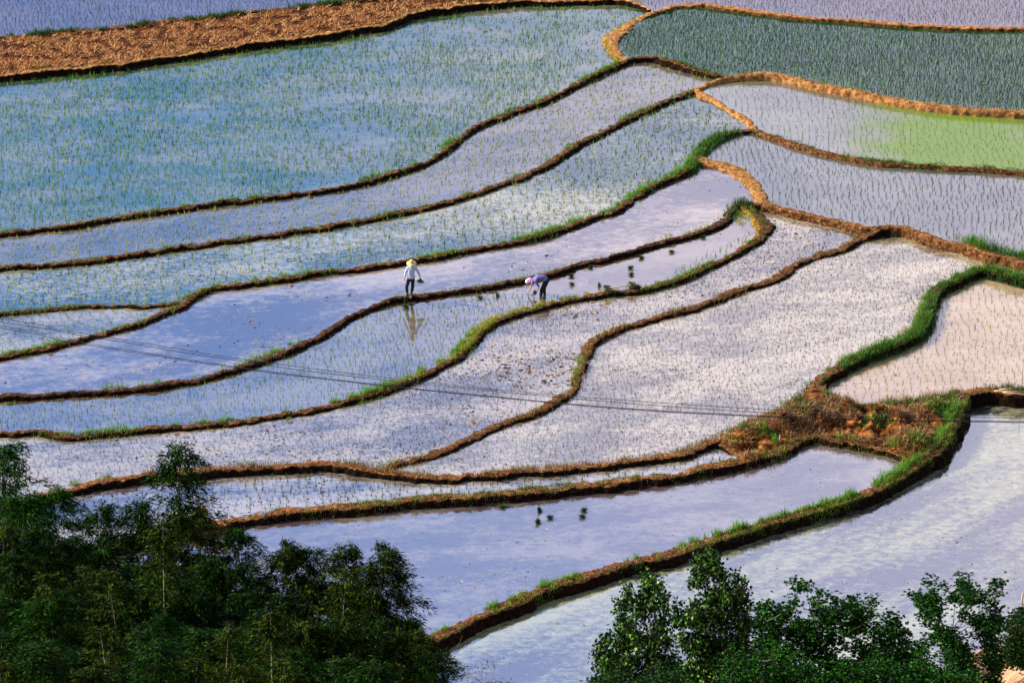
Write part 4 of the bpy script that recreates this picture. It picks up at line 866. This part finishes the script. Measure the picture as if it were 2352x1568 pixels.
M_BASK = plain_mat('woven_bamboo', (.10, .065, .03), .8, (.26, .18, .09), 25); M_CORD = plain_mat('green_cord', (.004, .14, .08), .6)
def basket(vx, vy, zb, label, rz):
    p = P(vx, vy, zb); t = empty('basket', p); t.rotation_euler = (.12, .1, rz)
    V, F = lathe([(0, .01), (.12, 0), (.15, .06), (.18, .16), (.20, .26), (.185, .26), (.165, .16), (.135, .07), (0, .05)], 28)
    a = np.arctan2(V[:, 1], V[:, 0]); V[:, :2] *= (1 + .02 * np.sign(np.sin(14 * a) * np.sin(V[:, 2] * 130)))[:, None]; link('basket_body', mesh('basket_body', V, F, M_BASK), t)
    an = np.linspace(0, 2 * math.pi, 25); link('rim', mesh('rim', *tube(np.stack([.195 * np.cos(an), .195 * np.sin(an), np.full(25, .262)], 1), .014, 6, False), M_BASK), t)
    co = []
    for k in range(4):
        a = k * math.pi / 2 + .4; q = np.linspace(0, 1, 8)[:, None]; e = np.array([.26 * math.cos(a + 1.2), .26 * math.sin(a + 1.2), .02])
        p0 = np.array([.19 * math.cos(a), .19 * math.sin(a), .27]); co.append(tube(p0 * (1 - q) + e * q + np.c_[0 * q, 0 * q, .12 * np.sin(q * math.pi)], .011, 5)); co.append(tube(p0 * (1 - q) + np.array([-.1, .05, .30]) * q + np.c_[0 * q, 0 * q, .05 * np.sin(q * 6)], .010, 5))
    link('cord', mesh('cord', *cat(co), M_CORD), t); tag(t, label, 'basket', 'carrying baskets on the bank'); return p
pa = basket(1393, 671, .96, 'left bamboo basket with bright green cords, nearly empty, at the pole end', .3)
pb = basket(1450, 663, .96, 'right bamboo basket with green cords, beside a heap of seedlings', 1.7)
put_bundle(None, 0, 'heap of dark seedlings stacked against the right basket', 'seedlings at the baskets', False, 3, 1.3, loc=pb + np.array([.26, .02, 0]))
put_bundle(None, 0, 'dark seedlings heaped inside the right basket', 'seedlings at the baskets', False, 0, 1.1, loc=pb + np.array([0, 0, .12]))
q = np.linspace(0, 1, 9)[:, None]; pole = (pa + [.2, .0, .16]) * (1 - q) + (pb + [-.15, -.05, .14]) * q + np.c_[0 * q, 0 * q, .03 * np.sin(q * 3.14)]
tag(link('shoulder_pole', mesh('shoulder_pole', *tube(pole, .02, 7), plain_mat('pole_bamboo', (.35, .24, .12), .6, (.5, .38, .2), 6))), 'bamboo shoulder pole lying on the bank between the two baskets', 'shoulder pole')
M_POST = plain_mat('weathered_wood', (.42, .36, .26), .9, (.60, .54, .42), 12)
def post(vx, vy0, vy1, Y, label, r_, lean=.0):
    a, b_ = PY(vx, vy1, Y), PY(vx + lean, vy0, Y); b_[0] = a[0] + lean * .01; q = np.linspace(0, 1, 6)[:, None]; base = a - [0, 0, .4]
    v, f = tube(base * (1 - q) + b_ * q + rng.normal(0, .006, (6, 3)), np.linspace(r_, r_ * .8, 6), 7); tag(link('post', mesh('post', v, f, M_POST)), label, 'post', 'wooden posts')
post(1791, 999, 1021, P(1791, 1020, .6)[1], 'short dark edged stake stuck in the brown knoll', .035)
post(2344, 1362, 1420, 110, 'tall pale post on the right border above the dark bush', .035, 2)
post(2318, 1398, 1450, 110, 'shorter leaning pale post left of the tall one', .03, 3)
post(2293, 1418, 1455, 110, 'dark short post left of the two pale posts', .028)
post(2346, 840, 893, P(2346, 892, .6)[1], 'thin upright bamboo stick beside the lying poles at the right border', .025)
for i, (x, y, l, rz, lab) in enumerate(((2328, 892, 1.3, .08, 'upper one of the light bamboo poles lying on the weedy bank'), (2322, 898, 1.5, -.1, 'middle one of the light bamboo poles lying on the weedy bank'), (2334, 903, 1.2, -.22, 'lower one of the light bamboo poles lying on the weedy bank'))):
    p = P(x, y, .64); d = np.array([math.cos(rz), math.sin(rz), .02]) * l / 2; v, f = tube([p - d, p, p + d], .022, 7); tag(link('bamboo_pole', mesh('bamboo_pole', v, f, plain_mat('dry_pole', (.72, .55, .32), .7, (.55, .38, .2), 5))), lab, 'bamboo pole', 'bamboo poles lying on the weedy bank')
for i, (x, y, lab) in enumerate(((790, 1062, 'upper scrap of white plastic on the straw topped bank'), (795, 1068, 'lower scrap of white plastic on the straw topped bank'))):
    v, f = blob((0, 0, 0), (.09, .06, .05), i, 1.1, 2, 3.0); o = link('plastic_scrap', mesh('plastic_scrap', v, f, plain_mat('white_plastic', (.8, .8, .82), .4)), loc=P(x, y, .82)); tag(o, lab, 'litter', 'white plastic scraps')

# ------------------------------------------------------------------ people
def skin(name, J_, bones, root, mat, parent, sub=2, smoothshade=True):
    ks = list(J_); me0 = bpy.data.meshes.new('sk'); me0.from_pydata([J_[k][0] for k in ks], [(ks.index(a), ks.index(b)) for a, b in bones], []); me0.update()
    bm = bmesh.new(); bm.from_mesh(me0); ly = bm.verts.layers.skin.verify(); bm.verts.ensure_lookup_table()
    for i, k in enumerate(ks):
        r_ = J_[k][1]; r_ = r_ if isinstance(r_, tuple) else (r_, r_); bm.verts[i][ly].radius = r_; bm.verts[i][ly].use_root = (k == root)
    bm.to_mesh(me0); bm.free(); o = bpy.data.objects.new('tmp', me0); COL.objects.link(o); m = o.modifiers.new('s', 'SKIN'); m.use_smooth_shade = True; m.branch_smoothing = .4
    ss = o.modifiers.new('d', 'SUBSURF'); ss.levels = sub; ss.render_levels = sub
    dg = bpy.context.evaluated_depsgraph_get(); me = bpy.data.meshes.new_from_object(o.evaluated_get(dg)); bpy.data.objects.remove(o)
    me.name = name; me.materials.clear(); me.materials.append(mat); me.polygons.foreach_set('use_smooth', np.ones(len(me.polygons), bool)); return link(name, me, parent)
M_SKIN = plain_mat('tanned_skin', (.42, .17, .09), .55, (.50, .22, .12), 9); M_SKIN2 = plain_mat('paler_skin', (.55, .24, .13), .55, (.62, .28, .16), 9)  # two skin tones, the paler one for the woman
def cloth(name, Jd, bones, mat, parent, vox=.013):
    """a garment as one skin: rounded sections swept along the bones, fused and smoothed"""
    ps = []
    for a, b_ in bones:
        (pa_, ra), (pb_, rb) = Jd[a], Jd[b_]; L_ = np.linalg.norm(np.array(pa_) - pb_); n_ = max(3, int(L_ / .022))
        for i in range(n_ + 1):
            t_ = i / n_; ps.append(blob(np.array(pa_) * (1 - t_) + np.array(pb_) * t_, np.array(ra) * (1 - t_) + np.array(rb) * t_, 0, 0, 2))
    o = bpy.data.objects.new('tmp', mesh('tmp', *cat(ps))); COL.objects.link(o)
    m = o.modifiers.new('r', 'REMESH'); m.mode = 'VOXEL'; m.voxel_size = vox; m2 = o.modifiers.new('s', 'SMOOTH'); m2.iterations = 4; m2.factor = .6
    dg = bpy.context.evaluated_depsgraph_get(); me = bpy.data.meshes.new_from_object(o.evaluated_get(dg)); bpy.data.objects.remove(o)
    V_ = np.empty(len(me.vertices) * 3, np.float32); me.vertices.foreach_get('co', V_); V_ = V_.reshape(-1, 3)
    V_ += np.array([[noise.noise(Vector(v) * 11) * .007, noise.noise(Vector(v) * 11 + Vector((5, 0, 0))) * .007, 0] for v in V_], np.float32)     # folds
    me.vertices.foreach_set('co', V_.ravel()); me.name = name; me.materials.clear(); me.materials.append(mat); me.polygons.foreach_set('use_smooth', np.ones(len(me.polygons), bool)); me.update(); return link(name, me, parent)
def add_hand(Jd, bn, wrist, w, d, side, up, pre, curl=.4):
    """palm and five fingers as extra joints, d = direction from the wrist, side = thumb side, up = back of the hand"""
    d, side, up = [np.array(a, float) / np.linalg.norm(a) for a in (d, side, up)]; w = np.array(w); pm = w + d * .065
    Jd[pre + 'palm'] = (tuple(pm), (.034, .018)); bn.append((wrist, pre + 'palm'))
    for i, (off, L1) in enumerate(((.026, .075), (.009, .085), (-.009, .078), (-.026, .062))):
        k0 = w + d * .10 + side * off; k1 = k0 + (d * math.cos(curl) - up * math.sin(curl)) * L1 * .55; k2 = k1 + (d * math.cos(curl * 2.3) - up * math.sin(curl * 2.3)) * L1 * .45
        for nme, c, r_ in (('a', k0, .0105), ('b', k1, .009), ('c', k2, .0075)): Jd[pre + 'f%d' % i + nme] = (tuple(c), r_)
        bn += [(pre + 'palm', pre + 'f%da' % i), (pre + 'f%da' % i, pre + 'f%db' % i), (pre + 'f%db' % i, pre + 'f%dc' % i)]
    t0 = w + d * .035 + side * .034; t1 = t0 + (side * .6 + d * .7) * .035; t2 = t1 + (side * .15 + d * .95 - up * .3) * .03
    for nme, c, r_ in (('a', t0, .014), ('b', t1, .011), ('c', t2, .009)): Jd[pre + 't' + nme] = (tuple(c), r_)
    bn += [(pre + 'palm', pre + 'ta'), (pre + 'ta', pre + 'tb'), (pre + 'tb', pre + 'tc')]
def face(parent, c, f, up, r_):
    """eyes and mouth as small features on the front of the head; c centre, f forward, up"""
    c, f, up = [np.array(a, float) for a in (c, f, up)]; f /= np.linalg.norm(f); up = up - f * (up @ f); up /= np.linalg.norm(up); s = np.cross(f, up)
    me_ = [blob(c + f * r_ * .93 + s * e * r_ * .38 + up * r_ * .08, (.012, .012, .009), 0, 0, 1) for e in (-1, 1)]
    link('eyes', mesh('eyes', *cat(me_), plain_mat('eye', (.02, .015, .01), .3), True), parent)
    link('mouth', mesh('mouth', *blob(c + f * r_ * .9 - up * r_ * .5, (.022, .012, .006), 0, 0, 1), plain_mat('lips', (.35, .10, .08), .5), True), parent)
# the man walking on the bank
mp_ = P(941, 681, 1.06); man = empty('person', mp_); man.scale = (1.05, 1.05, 1.05)
Jm = dict(pelvis=((.07, 0, .93), (.13, .10)), waist=((.08, -.01, 1.08), (.125, .095)), chest=((.09, -.03, 1.30), (.15, .10)), neckb=((.10, -.04, 1.45), (.075, .06)), neck=((.10, -.07, 1.52), .05),
          head=((.10, -.11, 1.60), (.078, .09)), crown=((.10, -.12, 1.69), (.07, .08)), nose=((.10, -.215, 1.585), .014), earl=((.018, -.10, 1.60), .014), earr=((.182, -.10, 1.60), .014), chin=((.10, -.17, 1.525), .035),
          shl=((-.07, -.03, 1.41), .062), ell=((-.16, .02, 1.16), .045), wrl=((-.215, -.05, .93), .028), shr=((.27, -.03, 1.41), .062), elr=((.38, .03, 1.18), .045), wrr=((.475, -.06, .96), .028),
          hl=((-.02, 0, .88), .085), kl=((-.13, -.12, .52), .058), al=((-.10, .05, .10), .036), tl=((-.17, -.10, .035), (.035, .028)), hr=((.16, 0, .88), .085), kr=((.14, -.08, .50), .058), ar=((.07, .0, .09), .036), tr=((.06, -.18, .035), (.035, .028)))
bn = [('pelvis', 'waist'), ('waist', 'chest'), ('chest', 'neckb'), ('neckb', 'neck'), ('neck', 'head'), ('head', 'crown'), ('head', 'nose'), ('head', 'earl'), ('head', 'earr'), ('neck', 'chin'),
      ('neckb', 'shl'), ('shl', 'ell'), ('ell', 'wrl'), ('neckb', 'shr'), ('shr', 'elr'), ('elr', 'wrr'), ('pelvis', 'hl'), ('hl', 'kl'), ('kl', 'al'), ('al', 'tl'), ('pelvis', 'hr'), ('hr', 'kr'), ('kr', 'ar'), ('ar', 'tr')]
def sub(Jd, names, grow): return {k: (Jd[k][0], tuple(x + grow for x in (Jd[k][1] if isinstance(Jd[k][1], tuple) else (Jd[k][1],) * 2))) for k in names}
def subb(b_, names): return [x for x in b_ if x[0] in names and x[1] in names]
Jb = dict(Jm); bb = list(bn); add_hand(Jb, bb, 'wrl', Jm['wrl'][0], (-.1, -.25, -1), (.3, -1, 0), (-1, -.3, 0), 'L', .35); add_hand(Jb, bb, 'wrr', Jm['wrr'][0], (.15, -.2, -1), (-.3, -1, 0), (1, -.3, 0), 'R', 1.0)
skin('body', Jb, bb, 'pelvis', M_SKIN, man); face(man, (.10, -.12, 1.60), (0, -1, -.35), (0, 0, 1), .095)
e = lambda x, y, z: (x, y, z)
Js = dict(hem=((.08, 0, .90), e(.185, .145, .03)), waist=((.08, -.01, 1.08), e(.15, .115, .05)), chest=((.09, -.03, 1.30), e(.17, .135, .07)), neckb=((.10, -.04, 1.43), e(.115, .10, .045)),
          shl=((-.06, -.03, 1.405), (.075,) * 3), ell=((-.16, .02, 1.16), (.056,) * 3), wrl=((-.208, -.04, .97), (.045,) * 3), shr=((.26, -.03, 1.405), (.075,) * 3), elr=((.38, .03, 1.18), (.056,) * 3), wrr=((.46, -.05, .995), (.045,) * 3))
cloth('shirt', Js, [('hem', 'waist'), ('waist', 'chest'), ('chest', 'neckb'), ('neckb', 'shl'), ('shl', 'ell'), ('ell', 'wrl'), ('neckb', 'shr'), ('shr', 'elr'), ('elr', 'wrr'), ('chest', 'shl'), ('chest', 'shr')], plain_mat('pale_blue_cotton', (.50, .60, .80), .85, (.42, .50, .72), 7), man)
co = lathe([(.075, 1.475), (.085, 1.50), (.072, 1.515)], 16, (.10, -.05, 0)); link('collar', mesh('collar', *co, plain_mat('collar_cotton', (.60, .66, .82), .85)), man)
Jt = dict(p=((.07, 0, .93), e(.145, .11, .05)), hl=((-.01, 0, .86), e(.095, .10, .08)), kl=((-.13, -.12, .52), (.078,) * 3), al=((-.112, -.03, .27), (.066,) * 3), hr=((.15, 0, .86), e(.095, .10, .08)), kr=((.14, -.08, .50), (.078,) * 3), ar=((.10, -.03, .27), (.066,) * 3))
cloth('trousers', Jt, [('p', 'hl'), ('p', 'hr'), ('hl', 'kl'), ('kl', 'al'), ('hr', 'kr'), ('kr', 'ar')], plain_mat('black_cotton', (.012, .013, .022), .9, (.02, .02, .03), 9), man)
for a, k, t_ in (('kl', 'al', 'tl'), ('kr', 'ar', 'tr')):
    A_, K_, T_ = [np.array(Jm[q_][0]) for q_ in (k, a, t_)]; d_ = (T_ - A_) * (1, 1, 0); d_ /= np.linalg.norm(d_)
    cloth('boot', dict(t=(tuple(A_ * .35 + K_ * .65), (.060,) * 3), m=(tuple(A_ * .7 + K_ * .3), (.052,) * 3), a=(tuple(A_), (.052,) * 3), h=(tuple(A_ * (1, 1, 0) + [0, 0, .045]), (.050, .055, .045)), f=(tuple(T_ + d_ * .05), (.05, .05, .036))), [('t', 'm'), ('m', 'a'), ('a', 'h'), ('h', 'f'), ('a', 'f')], plain_mat('muddy_rubber', (.02, .016, .012), .45, (.16, .11, .05), 9), man)
hv, hf = lathe([(.0005, .157), (.045, .152), (.075, .135), (.095, .05), (.10, .018), (.15, .008), (.215, -.022), (.222, -.028), (.21, -.028), (.15, -.004), (.095, .006), (.085, .05), (0, .14)], 36)
rip = .008 * np.sin(np.arctan2(hv[:, 1], hv[:, 0]) * 3); hv[:, 2] += np.where(np.hypot(hv[:, 0], hv[:, 1]) > .12, rip, 0)
hat = link('straw_hat', mesh('straw_hat', hv, hf, plain_mat('straw_weave', (.85, .60, .22), .8, (.72, .46, .14), 40), True), man, (.10, -.10, 1.655)); hat.rotation_euler = (.16, .03, 0)
tag(man, 'walking person in a wide straw hat and pale blue shirt on the dark bank', 'person')
hb = put_bundle(None, 0, 'green seedling bundle hanging from the walking man\'s hand', 'seedlings held in hands', False, 2, 1.2, loc=mp_ + np.array([.505, -.12, .90])); hb.rotation_euler = (math.pi, .1, .3)
# the woman bending over the water
wp = P(1244.2, 678.5, .90); wom = empty('person', wp); wom.scale = (1.1, 1.15, 1.1)
Jw = dict(pelvis=((.20, 0, .68), (.135, .12)), waist=((.06, 0, .81), (.115, .11)), chest=((-.17, 0, .81), (.12, .145)), neckb=((-.32, 0, .75), (.07, .08)), neck=((-.39, 0, .71), .048), head=((-.47, 0, .67), (.085, .078)), crown=((-.55, 0, .66), (.075, .07)),
          nose=((-.50, 0, .565), .014), chin=((-.44, 0, .585), .034), earl=((-.47, -.082, .655), .013), earr=((-.47, .082, .655), .013),
          shn=((-.27, -.15, .73), .056), eln=((-.13, -.20, .50), .042), wrn=((-.19, -.21, .30), .028), shf=((-.30, .14, .70), .056), elf=((-.41, .15, .42), .042), wrf=((-.54, .10, .17), .028),
          hn=((.17, -.09, .64), .095), kn=((-.02, -.10, .29), .062), an=((-.05, -.10, -.10), .04), tn=((-.17, -.10, -.16), .035), hf=((.21, .09, .64), .095), kf=((.10, .10, .30), .062), af=((.13, .10, -.10), .04), tf=((.02, .10, -.16), .035))
bw = [('pelvis', 'waist'), ('waist', 'chest'), ('chest', 'neckb'), ('neckb', 'neck'), ('neck', 'head'), ('head', 'crown'), ('head', 'nose'), ('neck', 'chin'), ('head', 'earl'), ('head', 'earr'), ('neckb', 'shn'), ('shn', 'eln'), ('eln', 'wrn'), ('neckb', 'shf'), ('shf', 'elf'), ('elf', 'wrf'),
      ('pelvis', 'hn'), ('hn', 'kn'), ('kn', 'an'), ('an', 'tn'), ('pelvis', 'hf'), ('hf', 'kf'), ('kf', 'af'), ('af', 'tf')]
Jb = dict(Jw); bb = list(bw); add_hand(Jb, bb, 'wrn', Jw['wrn'][0], (-.5, 0, -.8), (-.7, .3, .5), (0, -1, 0), 'N', .9); add_hand(Jb, bb, 'wrf', Jw['wrf'][0], (-.55, -.1, -.8), (0, -1, 0), (-.8, 0, .5), 'F', .5)
skin('body', Jb, bb, 'pelvis', M_SKIN2, wom); face(wom, (-.49, 0, .665), (-.3, 0, -1), (-1, 0, .2), .085)
Js = dict(pelvis=((.15, 0, .75), e(.12, .16, .14)), waist=((.04, 0, .82), e(.10, .14, .115)), chest=((-.17, 0, .81), e(.11, .165, .13)), neckb=((-.32, 0, .755), e(.07, .12, .10)),
          shn=((-.27, -.15, .74), (.072,) * 3), eln=((-.14, -.20, .52), (.056,) * 3), shf=((-.30, .14, .71), (.072,) * 3), elf=((-.40, .15, .44), (.054,) * 3))
cloth('blouse', Js, [('pelvis', 'waist'), ('waist', 'chest'), ('chest', 'neckb'), ('chest', 'shn'), ('shn', 'eln'), ('chest', 'shf'), ('shf', 'elf')], plain_mat('blue_violet_cotton', (.16, .16, .42), .85, (.11, .10, .36), 6), wom)
Jt = dict(p=((.20, 0, .70), e(.13, .15, .13)), hn=((.17, -.08, .64), (.115,) * 3), kn=((-.01, -.10, .29), (.082,) * 3), an=((-.04, -.10, -.08), (.06,) * 3), hf=((.21, .08, .64), (.115,) * 3), kf=((.10, .10, .30), (.082,) * 3), af=((.13, .10, -.08), (.06,) * 3))
cloth('trousers', Jt, [('p', 'hn'), ('p', 'hf'), ('hn', 'kn'), ('kn', 'an'), ('hf', 'kf'), ('kf', 'af')], plain_mat('dark_trousers', (.008, .008, .012), .9), wom)
link('bonnet', mesh('bonnet', *blob((-.60, -.01, .655), (.10, .115, .10), 3, .12, 3), plain_mat('white_pink_cloth', (.90, .50, .80), .8, (.95, .80, .92), 9), True), wom)
link('headscarf', mesh('headscarf', *cat([blob((-.485, 0, .705), (.10, .125, .085), 5, .35, 3), blob((-.41, -.02, .665), (.055, .12, .10), 9, .4, 3), blob((-.53, -.02, .755), (.07, .08, .04), 2, .3, 2)]), plain_mat('purple_patterned_cloth', (.70, .28, .72), .8, (.92, .62, .88), 22), True), wom)
tag(wom, 'person bending over the water planting rice in violet blouse and pink headscarf', 'person')
hb = put_bundle(None, 0, 'seedling bundle held low over the water by the bending woman', 'seedlings held in hands', False, 1, .95, loc=wp + np.array([-.27, -.23, .22])); hb.rotation_euler = (.3, -1.2, 0)
